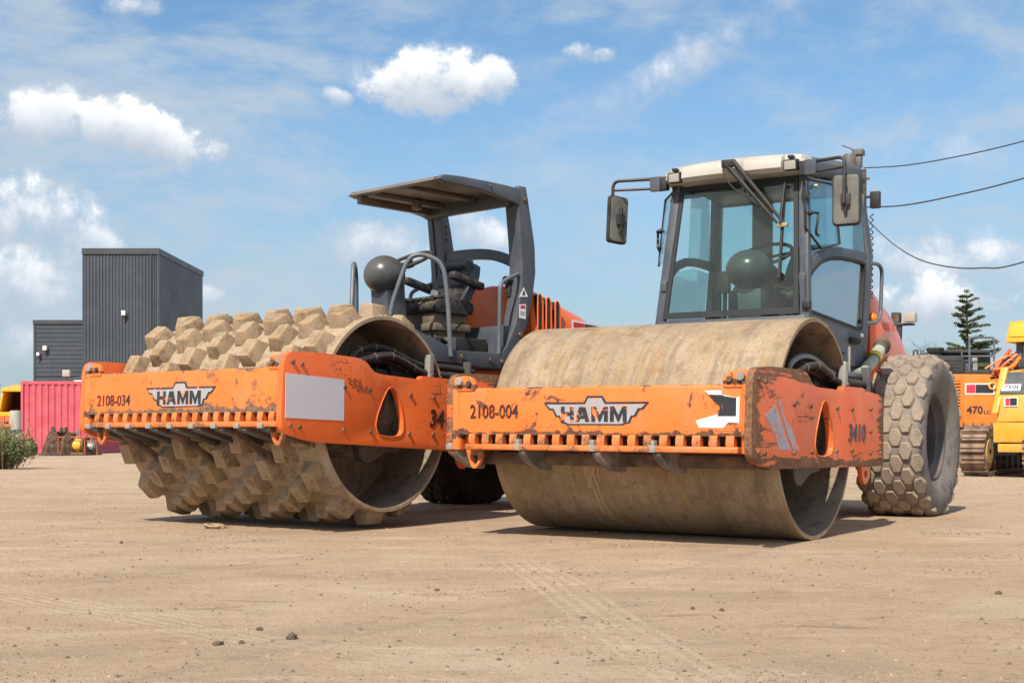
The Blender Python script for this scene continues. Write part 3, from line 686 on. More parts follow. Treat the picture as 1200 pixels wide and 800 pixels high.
    if pad:
        vm = [pad_mesh(i) for i in range(6)]; k = 0
        for c in range(10):          # ten columns of fourteen, each column turned a little on from the last
            xx = -.985+c*.2115
            for r in range(14):
                phi = R(33.4+(xx+.35)/.2115*9.8+r*360/14)
                put('pad', vm[(k*5+r) % 6], dr, Matrix.Rotation(math.pi/2-phi, 4, 'X') @ T(xx+_tr.uniform(-.006, .006), 0, Rd)); k += 1
        # soil caked between the pads
        rnd = random.Random(5); cm = MB()
        for i in range(5200):
            a = rnd.uniform(0, 2*math.pi); x = rnd.uniform(-1.05, 1.05); s = .006+.032*rnd.random()**3
            cm.add([Matrix.Rotation(a, 4, 'X') @ Vector((x+s*p[0], s*p[1], Rd+s*.5*p[2])) for p in ((1,0,0),(0,1,0),(-1,0,0),(0,-1,0),(rnd.uniform(-.4,.4),rnd.uniform(-.4,.4),1))], [(0,1,4),(1,2,4),(2,3,4),(3,0,4)])
        part('caked_soil', cm, 'pad_gap_soil', dr, kind='stuff')
    else:
        # mud that ran down from the second clamp, and clots under the bar
        rnd = random.Random(9); cm = MB()
        for x, a0, a1, w in ((-.300, 10, 52, .020), (-.262, 10, 55, .017), (-.325, 8, 34, .026), (-.275, 8, 26, .03), (-.235, 10, 30, .014)):
            pts = []
            for i in range(16):
                ph = R(a0+(a1-a0)*i/15); rr = Rd-w*.25+rnd.uniform(0, .007)
                pts.append((x+rnd.uniform(-.005, .005), -rr*math.cos(ph), -rr*math.sin(ph)))
            cm.tube(pts, [w*rnd.uniform(.7, 1.1)*(1-.45*i/15) for i in range(16)], 6)
        part('mud_run', cm, 'sandstone', dr, smooth=True, kind='stuff')
        cm = MB()
        for i in range(500):
            a = rnd.uniform(0, 2*math.pi); x = rnd.uniform(-1.05, 1.05); s = rnd.uniform(.003, .010)
            cm.add([Matrix.Rotation(a, 4, 'X') @ Vector((x+s*p[0], s*p[1]*rnd.uniform(.7,1.6), Rd+s*.4*p[2])) for p in ((1,0,0),(0,1,0),(-1,0,0),(0,-1,0),(rnd.uniform(-.4,.4),rnd.uniform(-.4,.4),1))], [(0,1,4),(1,2,4),(2,3,4),(3,0,4)])
        part('dried_mud', cm, 'pad_gap_soil', dr, kind='stuff')
    # ---- hydraulic hoses over the side plate
    paths = [[(1.03,-.42,1.10),(1.0,-.34,1.165),(1.0,-.218,1.219),(1.0,-.072,1.242),(1.0,.077,1.238),(1.0,.22,1.215),(1.0,.427,1.165),(1.0,.63,1.150),(1.0,.95,1.155),(.98,1.35,1.15)],
             [(1.05,-.40,1.09),(1.03,-.25,1.13),(1.03,-.05,1.175),(1.03,.12,1.185),(1.03,.30,1.15),(1.03,.48,1.10),(1.04,.63,1.085),(1.04,.95,1.09),(1.0,1.35,1.09)],
             [(.97,-.40,1.08),(.97,-.2,1.12),(.97,.1,1.15),(.97,.4,1.10),(.97,.63,1.06),(.97,.95,1.04),(.95,1.35,1.02)]]
    for i, p in enumerate(paths):
        hs = part('hose', MB().tube(smoothpath(p, 8), .026 if i < 2 else .020, 10), ('steel_pipe' if not pad and i == 0 else 'black_rubber'), root, FX, smooth=True)
        if pad or i == 1:
            sp_ = smoothpath(p, 24); mb = MB()
            if pad:
                for k in range(0, len(sp_)-1, 3):
                    d_ = (sp_[k+1]-sp_[k]).normalized(); mb.tube([sp_[k]-d_*.006, sp_[k]+d_*.006], .031 if i < 2 else .025, 8)
                part('spiral_guard', mb, 'black_metal', hs, kind='stuff')
            for k in (40, 70, 110):
                if k < len(sp_)-1:
                    d_ = (sp_[k+1]-sp_[k]).normalized(); part('hose_tie', MB().tube([sp_[k]-d_*.008, sp_[k]+d_*.008], .034 if i < 2 else .028, 8), 'seat_base', hs)
    cl = part('hose_clamp', MB().box(1.03, 1.085, .56, .62, 1.03, 1.235), 'galvanised', root, FX, bevel=.006)
    part('clamp_bolt', MB().lathe([(1.085, .016), (1.10, .015), (1.10, .001)], 'x', (0, .59, 1.07), 8), 'dark_steel', cl)
    part('hose_bracket', MB().box(1.0, 1.07, 1.17, 1.20, 1.0, 1.22).box(.9, 1.07, .64, 1.19, 1.0, 1.02), 'dark_steel', root, FX, bevel=.004)
    part('drum_motor', MB().box(.82, .98, -.30, .34, .98, 1.09).lathe([(.8,.11),(1.0,.11)], 'x', (0,.05,1.02), 16), 'black_metal', root, FX, bevel=.02)
    # ---- articulation and rear frame
    part('articulation_joint', MB().box(-.35, .35, 1.26, 1.75, .55, .92).lathe([(.45,.12),(1.0,.12)], 'z', (0,1.5,0), 20), 'dark_steel', root, bevel=.01)
    zt = 1.30
    part('rear_frame', MB().box(-.52, .52, 1.62, 4.25, .60, 1.10).box(-.60, .60, 1.55, 1.95, .62, 1.0), 'orange_plate', root, RX, bevel=.02)
    part('axle', MB().lathe([(-.55,.12),(.55,.12)], 'x', (0,3.05,.66), 20), 'black_metal', root, RX, smooth=True)
    Rw, cw = .715, .685
    wheel(root, RX, .835, 3.07, cw, Rw, 1, not pad, *(() if not pad else ('tyre_dark', 'tyre_dark')))
    wheel(root, RX, -.835, 3.07, cw, Rw, -1, False, 'tyre_dark', 'tyre_dark')
    # ---- engine hood: lofted, broad shoulders, falling away to the rear
    def sec(y, w, z0, zt, r, lean):
        half = rpoly([(w, z0), (w+.01, z0+(zt-z0)*.55), (w-lean, zt), (0, zt+.035)], [0, .15, r, 0], 6)
        hp = [(a, b) for a, b in half]; full = hp+[(-a, b) for a, b in hp[-2::-1]]
        return [(a, y, b) for a, b in full]
    secs = [sec(2.60, .545, 1.12, 2.085, .10, .04), sec(2.63, .56, 1.10, 2.10, .14, .05), sec(2.86, .57, 1.08, 2.045, .18, .07), sec(3.12, .57, 1.08, 1.975, .20, .08), sec(3.45, .56, 1.05, 1.895, .22, .09), sec(3.70, .55, 1.03, 1.80, .22, .11), sec(3.95, .53, 1.0, 1.69, .22, .13), sec(4.14, .49, .95, 1.51, .20, .15), sec(4.28, .42, .9, 1.30, .15, .15)]
    if not pad: secs = [[(a*1.19, b-.10, c*1.0) for a, b, c in q] for q in secs]
    hood = part('engine_hood', MB().loft(secs), 'orange_hood', root, RX, smooth=True)
    vsl = [2.69, 2.81, 2.94]
    for y in (vsl if pad else ()):
        for sx in (1, -1):
            zt_ = 2.02-(y-2.69)*.20
            o2 = rpoly([(y-.036, 1.5), (y+.034, 1.5), (y+.034, zt_-.05), (y-.0, zt_), (y-.036, zt_-.005)], .03, 3)
            vs_ = part('vent_slot', MB().prism(o2, 'x', sx*.50, sx*.5745), 'black_metal', hood)
            part('vent_lip', MB().tube([(sx*.5745, p[0], p[1]) for p in o2], .009, 5, closed=True), 'orange_hood', hood, smooth=True)
    # emblem on the flank of the hood
    if pad:
        def em(y0, y1, z0, z1, m, x): plate2d('emblem', [(y0, z0), (y1, z0-.06*(y1-y0)), (y1, z1-.06*(y1-y0)), (y0, z1)], m, hood, 'x', x, .003)
        em(3.15, 3.62, 1.58, 1.81, 'white_paint', .5735); em(3.17, 3.33, 1.60, 1.79, 'red_print', .577); em(3.34, 3.60, 1.59, 1.78, 'dark_print', .577)
    else:
        write('VOLVO', 'ghost_print', hood, 'x', 2.80, 3.14, 1.63, 1.70, .679)
    return fb, dr, hood

# ---- left: open roller with a padfoot drum
LF = Matrix.Translation((-1.825, 10.3, 0)) @ Matrix.Rotation(-.605, 4, 'Z')
LB = Matrix.Translation((-1.98867, 10.43168, 0)) @ Matrix.Rotation(-.75, 4, 'Z')
pf = thing('padfoot_roller', 'orange open-canopy roller with a drum full of square pads, left of the cab roller', 'road roller', (-1.825, 10.3, 0), -.605)
RXL = LF.inverted() @ LB
roller(pf, 'pad', T(0, -.043, .122) @ Matrix.Rotation(-.036, 4, 'X') @ Matrix.Diagonal((1, .90, 1, 1)), RXL, .742, .862)

def seat(root, M, z, fabric=True):
    s = part('seat', MB().prism(rpoly([(1.62,.0),(2.10,.0),(2.12,.10),(2.0,.13),(1.70,.13),(1.60,.08)], .05, 4), 'x', -.25, .25), 'seat_fabric', root, M @ T(0, 0, z), bevel=.03)
    secs = []
    for z_, yb, w_, d_ in ((.06,2.05,.20,.06),(.12,2.07,.245,.075),(.24,2.13,.255,.08),(.36,2.19,.25,.075),(.45,2.23,.225,.07),(.485,2.25,.17,.045)):
        arc = [(-1+2*i/10) for i in range(11)]
        front_ = [(w_*u, yb-.10*u*u-.012*math.cos(u*9), z_) for u in arc]; back_ = [(w_*1.04*u, yb+d_-.085*u*u, z_+.005) for u in arc[::-1]]
        secs.append(front_+back_)
    bk = part('backrest', MB().loft(secs), 'seat_vinyl', s, bevel=.0, smooth=True)
    part('backrest_roll', MB().tube(smoothpath([(-.20,2.10,.46),(-.12,2.17,.50),(0,2.19,.505),(.12,2.17,.50),(.20,2.10,.46)], 5), .045, 10), 'seat_vinyl', s, smooth=True)
    part('torn_cover', MB().loft([[(-.17,2.03+.02*k,z_),(.13,2.05+.02*k,z_),(.15,2.09,z_),(-.17,2.07,z_)] for k, z_ in ((0,.14),(1,.22),(1.5,.30))]), 'seat_fabric', s, bevel=.02)
    rnd = random.Random(6); fold = MB()
    for i in range(7): fold.tube(smoothpath([(-.22+.07*i, 1.63, .12+rnd.uniform(-.01,.02)), (-.21+.07*i+rnd.uniform(-.03,.03), 1.78, .145), (-.2+.06*i, 1.96, .135)], 4), .022, 6)
    part('seat_folds', fold, 'seat_fabric', s, smooth=True)
    for sx in (1, -1):
        part('armrest', MB().box(-.045, .045, -.20, .20, -.035, .035), 'seat_fabric', s, T(sx*.31, 1.96, .30) @ Matrix.Rotation(R(-12), 4, 'X'), bevel=.025)
    part('suspension', MB().box(-.21, .21, 1.66, 2.08, -.10, .0).box(-.23, .23, 1.64, 2.10, -.16, -.09).box(-.20, .20, 1.68, 2.05, -.24, -.15), 'seat_base', s, bevel=.015)
    return s
def open_station(root, RX):
    P = lambda n, mb, m, par=None, **k: part(n, mb, m, par or root, RX if par is None else None, **k)
    # platform and its flank plates
    plat = P('platform', MB().box(-.56, .56, 1.02, 2.30, 1.30, 1.36).box(-.50, .50, 1.0, 1.52, 1.12, 1.40).box(-.55, .55, 2.22, 2.38, 1.30, 1.70), 'machine_grey', bevel=.012)
    # ROPS: curved post running into the flank of the platform
    prof = [(2.345,2.86),(2.385,2.50),(2.405,2.27),(2.395,2.03),(2.315,1.71),(2.205,1.51),(2.14,1.455),(2.07,1.437),(1.55,1.44),(1.36,1.50),(1.06,1.60),(1.02,1.58),(1.02,1.33),(1.54,1.33),(1.85,1.30),(2.16,1.295),(2.30,1.42),(2.47,1.72),(2.55,2.005),(2.585,2.206),(2.575,2.444),(2.527,2.677),(2.455,2.985),(2.36,2.985)]
    for sx in (1, -1):
        a, b = (.545, .61) if sx > 0 else (-.61, -.545)
        po = P('canopy_post', MB().prism(prof, 'x', a, b), 'machine_grey', bevel=.008)
        inn = [(2.36,2.84),(2.40,2.50),(2.42,2.27),(2.41,2.03),(2.33,1.70),(2.24,1.52),(2.36,1.50),(2.44,1.72),(2.53,2.005),(2.565,2.206),(2.555,2.444),(2.507,2.677),(2.45,2.90)]
        part('post_box', MB().prism(inn, 'x', sx*.43, sx*.545), 'machine_grey', po, bevel=.01)
        part('post_bolts', bolts(MB(), [(2.44,2.86),(1.62,1.385),(1.98,1.37),(2.13,1.36),(2.37,1.62)], sx*.61, .024, sx, .02), 'rusty_steel', po, kind='stuff')
        bar = [(1.345,2.905),(1.40,2.948),(1.50,2.956),(1.65,2.963),(1.96,2.966),(2.18,2.964),(2.37,2.955),(2.36,2.80),(2.28,2.826),(1.85,2.883),(1.43,2.888)]
        part('roof_rail', MB().prism(bar, 'x', sx*.55, sx*.615), 'machine_grey', po, bevel=.008)
        part('rail_bolt', bolts(MB(), [(1.97, 2.925)], sx*.615, .014, sx), 'rusty_steel', po)
        if sx > 0:
            plate2d('warning_sign', [(2.358, 1.965), (2.478, 1.975), (2.42, 2.06)], 'white_paint', po, 'x', .6105, .002)
            part('warning_mark', MB().prism([(2.40, 1.985), (2.436, 1.988), (2.426, 2.03), (2.415, 2.03)], 'x', .6127, .6145), 'black_metal', po)
            plate2d('instruction_label', [(2.358, 1.772), (2.446, 1.768), (2.45, 1.905), (2.36, 1.897)], 'white_paint', po, 'x', .6105, .002)
            part('label_mark', MB().prism([(2.372, 1.862), (2.436, 1.865), (2.437, 1.893), (2.373, 1.889)], 'x', .6127, .6145), 'red_print', po)
            part('label_lines', MB().prism([(2.372, 1.825), (2.436, 1.826), (2.436, 1.831), (2.372, 1.83)], 'x', .6127, .6145).prism([(2.372, 1.805), (2.436, 1.806), (2.436, 1.811), (2.372, 1.81)], 'x', .6127, .6145), 'dark_print', po)
        else: part('bolt_holes', bolts(MB(), [(2.43, 2.728), (2.435, 2.668), (2.44, 2.605)], -.43, .016, 1, .006), 'black_metal', po, kind='stuff')
    # canopy: sheet on a frame of angle beams
    can = P('canopy', MB().hexa([(-.54,1.36,2.915),(.54,1.36,2.915),(.56,2.36,2.925),(-.56,2.36,2.925),(-.54,1.36,2.93),(.54,1.36,2.93),(.56,2.36,2.94),(-.56,2.36,2.94)]), 'canopy_inside', bevel=.004)
    part('canopy_beam', MB().prism([(1.33,2.90),(1.345,2.93),(1.40,2.94),(1.40,2.895)], 'x', -.55, .55), 'canopy_inside', can, bevel=.004)
    part('canopy_beam', MB().box(-.55, .55, 2.28, 2.34, 2.80, 2.92), 'machine_grey', can, bevel=.008)
    part('canopy_beam', MB().box(-.545, -.49, 1.40, 2.28, 2.83, 2.915), 'canopy_inside', can, bevel=.006)
    part('canopy_beam', MB().box(-.40, -.30, 1.40, 2.27, 2.875, 2.914), 'canopy_inside', can, bevel=.006)
    part('canopy_beam', MB().box(.05, .14, 1.40, 2.27, 2.885, 2.914), 'canopy_inside', can, bevel=.006)
    part('lamp_socket', MB().box(-.35, -.27, 1.90, 1.97, 2.82, 2.90).lathe([(0,.02),(-.01,.02),(-.01,.001)], 'y', (-.31,1.90,2.86), 10), 'mirror_back', can, bevel=.006)
    # hoop behind the seat
    hp = [(-.54,2.47,2.25),(-.44,2.47,2.41),(-.24,2.47,2.435),(.15,2.47,2.405),(.43,2.47,2.31),(.50,2.47,2.24)]
    mb = MB(); sp = smoothpath(hp, 5)
    secs = [[(p.x, p.y-.04, p.z-.05), (p.x, p.y+.04, p.z-.05), (p.x, p.y+.04, p.z+.05), (p.x, p.y-.04, p.z+.05)] for p in sp]
    P('roll_hoop', mb.loft(secs), 'machine_grey', bevel=.01)
    P('hazard_lamp', MB().lathe([(-.05,.04),(.03,.05),(.04,.001)], 'y', (.44, 2.40, 2.13), 14).box(.41, .47, 2.38, 2.44, 1.98, 2.12), 'black_rubber', bevel=.008)
    # handrails
    a = (.26, 1.10); b = (.61, 1.45)
    def rail(sx):
        q = lambda t, z: (sx*(a[0]+(b[0]-a[0])*t), a[1]+(b[1]-a[1])*t, z)
        return rounded([q(-.05, 1.40), q(.0, 1.80), q(.30, 2.235), q(.55, 2.27), q(.92, 2.19), q(1.0, 1.85), q(1.05, 1.38)], .13, 6)
    for sx in (1, -1): P('handrail', MB().tube(rail(sx), .021, 10), 'rail_grey', smooth=True)
    P('handrail', MB().tube(rounded([(.575,2.38,2.178),(.60,2.20,2.115),(.60,2.115,2.06),(.60,2.10,1.43)], .07, 6), .019, 10), 'rail_grey', smooth=True)
    P('handrail', MB().tube(rounded([(-.575,2.38,2.178),(-.60,2.20,2.115),(-.60,2.115,2.06),(-.60,2.10,1.43)], .07, 6), .019, 10), 'rail_grey', smooth=True)
    P('handrail', MB().tube(rounded([(-.45,1.9,1.38),(-.45,1.9,1.86),(-.45,2.2,1.92),(-.45,2.35,1.92)], .1, 6), .019, 10), 'rail_grey', smooth=True)
    # steering console: round instrument pod on a column, wheel tipped towards the seat
    con = P('console', MB().loft([[(-.11*k+.01, 1.16+o, z), (.11*k+.01, 1.16+o, z), (.11*k+.01, 1.38+o, z), (-.11*k+.01, 1.38+o, z)] for k, o, z in ((1.3,.06,1.36),(1.05,.04,1.7),(1.0,.02,1.98),(1.2,.0,2.04))]), 'machine_grey', bevel=.02)
    part('instrument_pod', MB().ball((0.02,1.24,2.115), .185, 32, 18, (1,1,.93)), 'ball_plastic', con, smooth=True)
    steering(con, Vector((.05, 1.50, 2.26)), R(27))
    seat(root, RX @ T(0.02, 0, 0), 1.80)
    P('control_box', MB().box(.20, .36, 1.70, 2.20, 1.38, 1.58).box(-.42, -.22, 1.75, 2.2, 1.38, 1.60), 'black_metal', bevel=.02)
    P('seat_mount', MB().box(-.20, .24, 1.62, 2.12, 1.36, 1.58), 'black_metal', bevel=.02)
    P('lever', MB().tube([(.30,1.85,1.66),(.42,1.80,1.70),(.50,1.77,1.70)], .007, 6), 'black_metal')
    hs = MB()
    for k in range(5): hs.tube(smoothpath([(.25+.05*k, 1.45+.03*k, 1.40), (.28+.04*k, 1.5, 1.52+.01*k), (.38+.02*k, 1.62, 1.50), (.40, 1.75+.03*k, 1.42)], 5), .010, 6)
    P('cables', hs, 'black_rubber', kind='stuff', smooth=True)
    P('floor_rag', MB().ball((.44,1.78,1.37), .05, 10, 6, (1.6,1,.6)), 'white_paint', smooth=True)
    P('step_plate', MB().hexa([(.30,1.55,1.36),(.54,1.55,1.36),(.54,1.62,1.36),(.30,1.62,1.36),(.34,1.60,1.56),(.50,1.60,1.56),(.50,1.66,1.56),(.34,1.66,1.56)]), 'dark_steel', bevel=.01)
def steering(par, c, tilt):
    M = T(*c) @ Matrix.Rotation(tilt, 4, 'X')
    r = .215; ring = [(r*math.cos(2*math.pi*i/40), r*math.sin(2*math.pi*i/40), 0) for i in range(40)]
    part('steering_wheel', MB().tube(ring, .016, 8, closed=True).tube([(r,0,0),(0,0,-.03),(-r,0,0)], .012, 6).tube([(0,-r,0),(0,0,-.03)], .012, 6).lathe([(-.06,.035),(0,.04),(.005,.001)], 'z', (0,0,0), 16), 'black_rubber', par, M, smooth=True)
open_station(pf, RXL)

# ---- right: roller with a glazed cab and a smooth drum
sr = thing('smooth_drum_roller', 'orange roller with a glazed cab and a smooth dusty steel drum', 'road roller', (1.156, 9.243, 0), -.573, ry=.006)
I4 = Matrix()
roller(sr, 'smooth', I4, I4, .752, .752)
def cab(root):
    P = lambda n, mb, m, par=None, **k: part(n, mb, m, par or root, **k)
    # corner points of the cab
    def side(y, z):       # half width of the cab at depth y, height z
        return .615+.105*min(1, max(0, (y-1.0)/1.2))-.075*max(0, (z-1.6)/1.15)*(1-.6*min(1, max(0, (y-1.0)/1.2)))
    zb, zt = 1.60, 2.74
    FB = lambda s: Vector((s*.62, 1.0, zb)); FT = lambda s: Vector((s*.535, 1.18, zt))
    RB = lambda s: Vector((s*.72, 2.13, 1.30)); RM = lambda s: Vector((s*.72, 2.30, 2.21)); RT_ = lambda s: Vector((s*.66, 2.20, 2.86))
    def post(pts, w, d, name, m='machine_grey', bev=.012):
        secs = [[(p.x-w/2, p.y-d/2, p.z), (p.x+w/2, p.y-d/2, p.z), (p.x+w/2, p.y+d/2, p.z), (p.x-w/2, p.y+d/2, p.z)] for p in pts]
        return P(name, MB().loft(secs), m, bevel=bev)
    for s in (1, -1):
        fb, ft = FB(s), FT(s)
        post([fb+Vector((s*.0,.03,-.1)), ft+Vector((s*.0,.03,.05))], .075, .07, 'front_pillar')
        post([RB(s)+Vector((-s*.03,0,0)), RM(s)+Vector((-s*.03,0,0)), RT_(s)+Vector((-s*.03,0,0))], .07, .13, 'rear_pillar')
    P('windshield_frame', MB().hexa([(-.63,.99,1.52),(.63,.99,1.52),(.63,1.06,1.52),(-.63,1.06,1.52),(-.62,1.005,1.625),(.62,1.005,1.625),(.62,1.07,1.625),(-.62,1.07,1.625)]), 'machine_grey', bevel=.012)
    # windshield: seal then glass
    def lerp(a, b, t): return a+(b-a)*t
    def fr(u, v, off=0):   # u -1..1 across, v 0..1 up the windshield
        l, r = lerp(FB(-1), FT(-1), v), lerp(FB(1), FT(1), v); p = lerp(l, r, (u+1)/2); p.y += off-.012; return p
    q = [fr(-.93, .03), fr(.93, .03), fr(.93, .985), fr(-.93, .985)]; qi = [fr(-.865, .075), fr(.865, .075), fr(.865, .955), fr(-.865, .955)]
    mb = MB().add([*q, *qi, *[p+Vector((0,.02,0)) for p in q], *[p+Vector((0,.02,0)) for p in qi]],
        [(0,1,5,4),(1,2,6,5),(2,3,7,6),(3,0,4,7),(8,12,13,9),(9,13,14,10),(10,14,15,11),(11,15,12,8),(0,8,9,1),(1,9,10,2),(2,10,11,3),(3,11,8,0),(4,5,13,12),(5,6,14,13),(6,7,15,14),(7,4,12,15)])
    P('windshield_seal', mb, 'seal_black')
    def pane(name, pts, m, par=None, th=Vector((0,.006,0))):
        n = len(pts); return P(name, MB().add([*pts, *[p+th for p in pts]], [tuple(range(n)), tuple(range(2*n-1, n-1, -1))]+[(i, n+i, n+(i+1) % n, (i+1) % n) for i in range(n)]), m, par)
    ws = pane('windshield', [fr(-.87, .07, .006), fr(.87, .07, .006), fr(.87, .96, .006), fr(-.87, .96, .006)], 'cab_glass')
    pane('sun_band', [fr(-.86, .90, .016), fr(.86, .90, .016), fr(.86, .955, .016), fr(-.86, .955, .016)], 'visor_glass', ws)
    # sides: arched bar, upper panes, door
    def sd(s, y, z, off=0): return Vector((s*(side(y, z)+off), y, z))
    def frontY(z): return 1.02+.18*(z-1.6)/1.14
    for s in (1, -1):
        arch = [(1.03,1.90),(1.15,2.01),(1.32,2.105),(1.52,2.16),(1.75,2.185),(2.0,2.195),(2.25,2.195)]
        top = [sd(s, y, z+.035) for y, z in arch]; bot = [sd(s, y, z-.035) for y, z in arch]
        secs = [[b+Vector((s*.012,0,0)), t+Vector((s*.012,0,0)), t-Vector((s*.04,0,0)), b-Vector((s*.04,0,0))] for b, t in zip(bot, top)]
        ab = P('arched_bar', MB().loft(secs), 'machine_grey', bevel=.008)
        up = [sd(s, 1.20, 2.70), sd(s, 2.14, 2.79), sd(s, 2.20, 2.22)]+[sd(s, y, z+.03) for y, z in reversed(arch[:6])]
        if s > 0: pane('side_window', up, 'door_glass', None, Vector((-s*.006, 0, 0)))
        else:
            up2 = [sd(s, 1.62, 2.74), sd(s, 2.14, 2.79), sd(s, 2.20, 2.22), sd(s, 1.62, 2.20)]
            pane('side_window', up2, 'door_glass', None, Vector((.006, 0, 0)))
        if s < 0:
            lo = [sd(s, 1.06, 1.66), sd(s, 1.07, 1.87), sd(s, 1.34, 2.06), sd(s, 1.77, 2.135), sd(s, 2.17, 2.135), sd(s, 2.06, 1.57)]
            pane('door_glass', lo, 'cab_glass', None, Vector((.006, 0, 0)))
        # opening quarter window with its black edge and crank
        if s > 0: ow = [sd(1, 1.10, 2.68, .015), sd(1, 1.58, 2.70, .035), sd(1, 1.60, 2.23, .05), sd(1, 1.30, 2.16, .03), sd(1, 1.07, 2.30, .015)]
        else: ow = [Vector((-.555, 1.16, 2.70)), Vector((-.80, 1.50, 2.70)), Vector((-.86, 1.52, 2.25)), Vector((-.78, 1.34, 2.12)), Vector((-.62, 1.08, 2.10))]
        w = pane('quarter_window', ow, 'door_glass', None, Vector((-s*.006, 0, 0)))
        part('window_edge', MB().tube(ow if s > 0 else ow[:4][::1], .010, 6, closed=s > 0), 'black_rubber', w, smooth=True)
        c0 = ow[0].lerp(ow[3], .42)+Vector((s*.02, 0, 0))
        if s > 0: c0 = Vector((.615, 1.13, 2.415))
        else: c0 = Vector((-.80, 1.40, 2.42))
        part('crank_handle', MB().tube([c0-Vector((s*.03,0,0)), c0+Vector((s*.03,0,0)), c0+Vector((s*.045,.05,.0)), c0+Vector((s*.045,.05,-.02)), c0+Vector((s*.035,.03,-.13)), c0+Vector((s*.03,.05,-.16)), c0+Vector((s*.03,.10,-.165))], .011, 6).ball(tuple(c0), .022, 8, 6), 'black_metal', w, smooth=True)
        part('window_stop', MB().lathe([(0,.018),(s*.02,.016),(s*.02,.001)], 'x', (s*(side(1.25,2.62)+.03), 1.25, 2.64), 10), 'brass', w)
        # gutter over the side windows and the roof flank
        P('side_gutter', MB().loft([[sd(s,y,z,.015),sd(s,y,z+.04,.015),sd(s,y,z+.04,-.03),sd(s,y,z,-.03)] for y, z in ((1.16,2.71),(1.6,2.76),(2.2,2.81))]), 'black_metal', bevel=.006)
    # door (right side)
    s = 1
    dl = [(1.04,1.60)]+[(y+.01, z-.04) for y, z in ((1.03,1.90),(1.15,2.01),(1.32,2.105),(1.52,2.16),(1.75,2.185),(2.0,2.195))]+[(2.17,2.155),(2.08,1.60)]
    outl = [(1.01,1.27)]+[(1.01,1.60)]+[(y, z+.005) for y, z in ((1.02,1.90),(1.14,2.0),(1.31,2.09),(1.52,2.145),(1.75,2.17),(2.0,2.18))]+[(2.27,2.18),(2.15,1.55),(2.11,1.27)]
    gl_ = [(1.05,1.50),(1.06,1.87),(1.18,1.98),(1.34,2.06),(1.54,2.11),(1.77,2.135),(2.0,2.14),(2.19,2.14),(2.06,1.54)]
    gl_ = [(1.06,1.66),(1.07,1.87),(1.18,1.975),(1.34,2.06),(1.54,2.11),(1.77,2.135),(2.0,2.14),(2.17,2.135),(2.06,1.57)]
    seal = rpoly(gl_, .03, 2); mo = MB().prism(outl, 'x', 0, 1, [seal])
    mo.v = [tuple(sd(1, p[1], p[2], .012 if p[0] > .5 else -.03)) for p in mo.v]
    dr = P('door', mo, 'machine_grey')
    part('door_seal', MB().tube([sd(1, y, z, .006) for y, z in seal], .016, 6, closed=True), 'seal_black', dr, smooth=True)
    gp = [sd(1, y, z, -.004) for y, z in seal]; n = len(gp)
    part('door_glass', MB().add([*gp, *[p-Vector((.006,0,0)) for p in gp]], [tuple(range(n)), tuple(range(2*n-1, n-1, -1))]), 'dusty_glass', dr)
    part('door_handle', MB().box(-.006, .03, -.09, .09, -.025, .025).box(.02, .045, -.07, .07, -.012, .018), 'black_rubber', dr, T(side(1.92,1.5)+.012, 1.90, 1.475), bevel=.01)
    part('door_seam', MB().box(-.004, .006, -.36, .30, -.008, .008), 'black_rubber', dr, T(side(1.7,1.37)+.012, 1.72, 1.365) @ Matrix.Rotation(R(5), 4, 'Z'))
    part('door_label', MB().box(-.002, .003, -.03, .03, -.014, .014), 'white_paint', dr, T(side(2.06,1.6)+.014, 2.075, 1.53) @ Matrix.Rotation(R(-5), 4, 'Z'))
    for zz in (1.70, 2.55):
        P('hinge', MB().box(.60, .66, .985, 1.05, zz-.03, zz+.03) if zz < 2 else MB().box(.55,.60,1.10,1.16,zz-.03,zz+.03), 'black_metal', bevel=.006)
    # lower body under the cab
    P('cab_base', MB().loft([[(-.60,1.03,z),(.60,1.03,z),(.70,2.15,z),(-.70,2.15,z)] for z in (1.10,1.26)]), 'machine_grey', bevel=.015)
    P('cab_floor', MB().box(-.60, .60, 1.06, 2.10, 1.262, 1.30), 'black_metal')
    P('step', MB().box(.66, .80, 1.55, 1.95, 1.02, 1.06).box(.66, .70, 1.55, 1.95, 1.06, 1.14), 'machine_grey', bevel=.008)
    P('body_front', MB().box(-.60, .60, 1.02, 1.06, 1.26, 1.53), 'machine_grey', bevel=.01)
    P('body_side', MB().loft([[(-.615,1.04,z),(-.58,1.04,z),(-.68,2.13,z),(-.715,2.13,z)] for z in (1.26,2.13)]) if False else MB().loft([[(-.63,1.04,z),(-.59,1.04,z),(-.69,2.13,z),(-.73,2.13,z)] for z in (1.26,1.62)]), 'machine_grey', bevel=.01)
    # rear wall with two window openings
    rw = MB().box(-.68, .68, 2.20, 2.24, 1.26, 1.66).box(-.68,.68,2.20,2.24,2.72,2.86).box(-.30,-.12,2.20,2.24,1.66,2.72).box(.60,.69,2.20,2.24,1.66,2.72).box(-.69,-.60,2.20,2.24,1.66,2.72)
    P('rear_wall', rw, 'cab_plastic', bevel=.004)
    pane('rear_window', [Vector((-.6,2.215,1.66)), Vector((-.3,2.215,1.66)), Vector((-.3,2.215,2.72)), Vector((-.6,2.215,2.72))], 'cab_glass')
    pane('rear_window', [Vector((-.12,2.215,1.66)), Vector((.6,2.215,1.66)), Vector((.6,2.215,2.72)), Vector((-.12,2.215,2.72))], 'cab_glass')
    # roof: white front cap, grey body behind
    P('roof', MB().loft([[(-w,y,z0),(w,y,z0),(w,y,z1-.05),(w-.05,y,z1),(-w+.05,y,z1),(-w,y,z1-.05)] for y, w, z0, z1 in ((1.24,.575,2.76,2.885),(1.75,.635,2.77,2.935),(2.22,.68,2.78,2.975))]), 'machine_grey', bevel=.015)
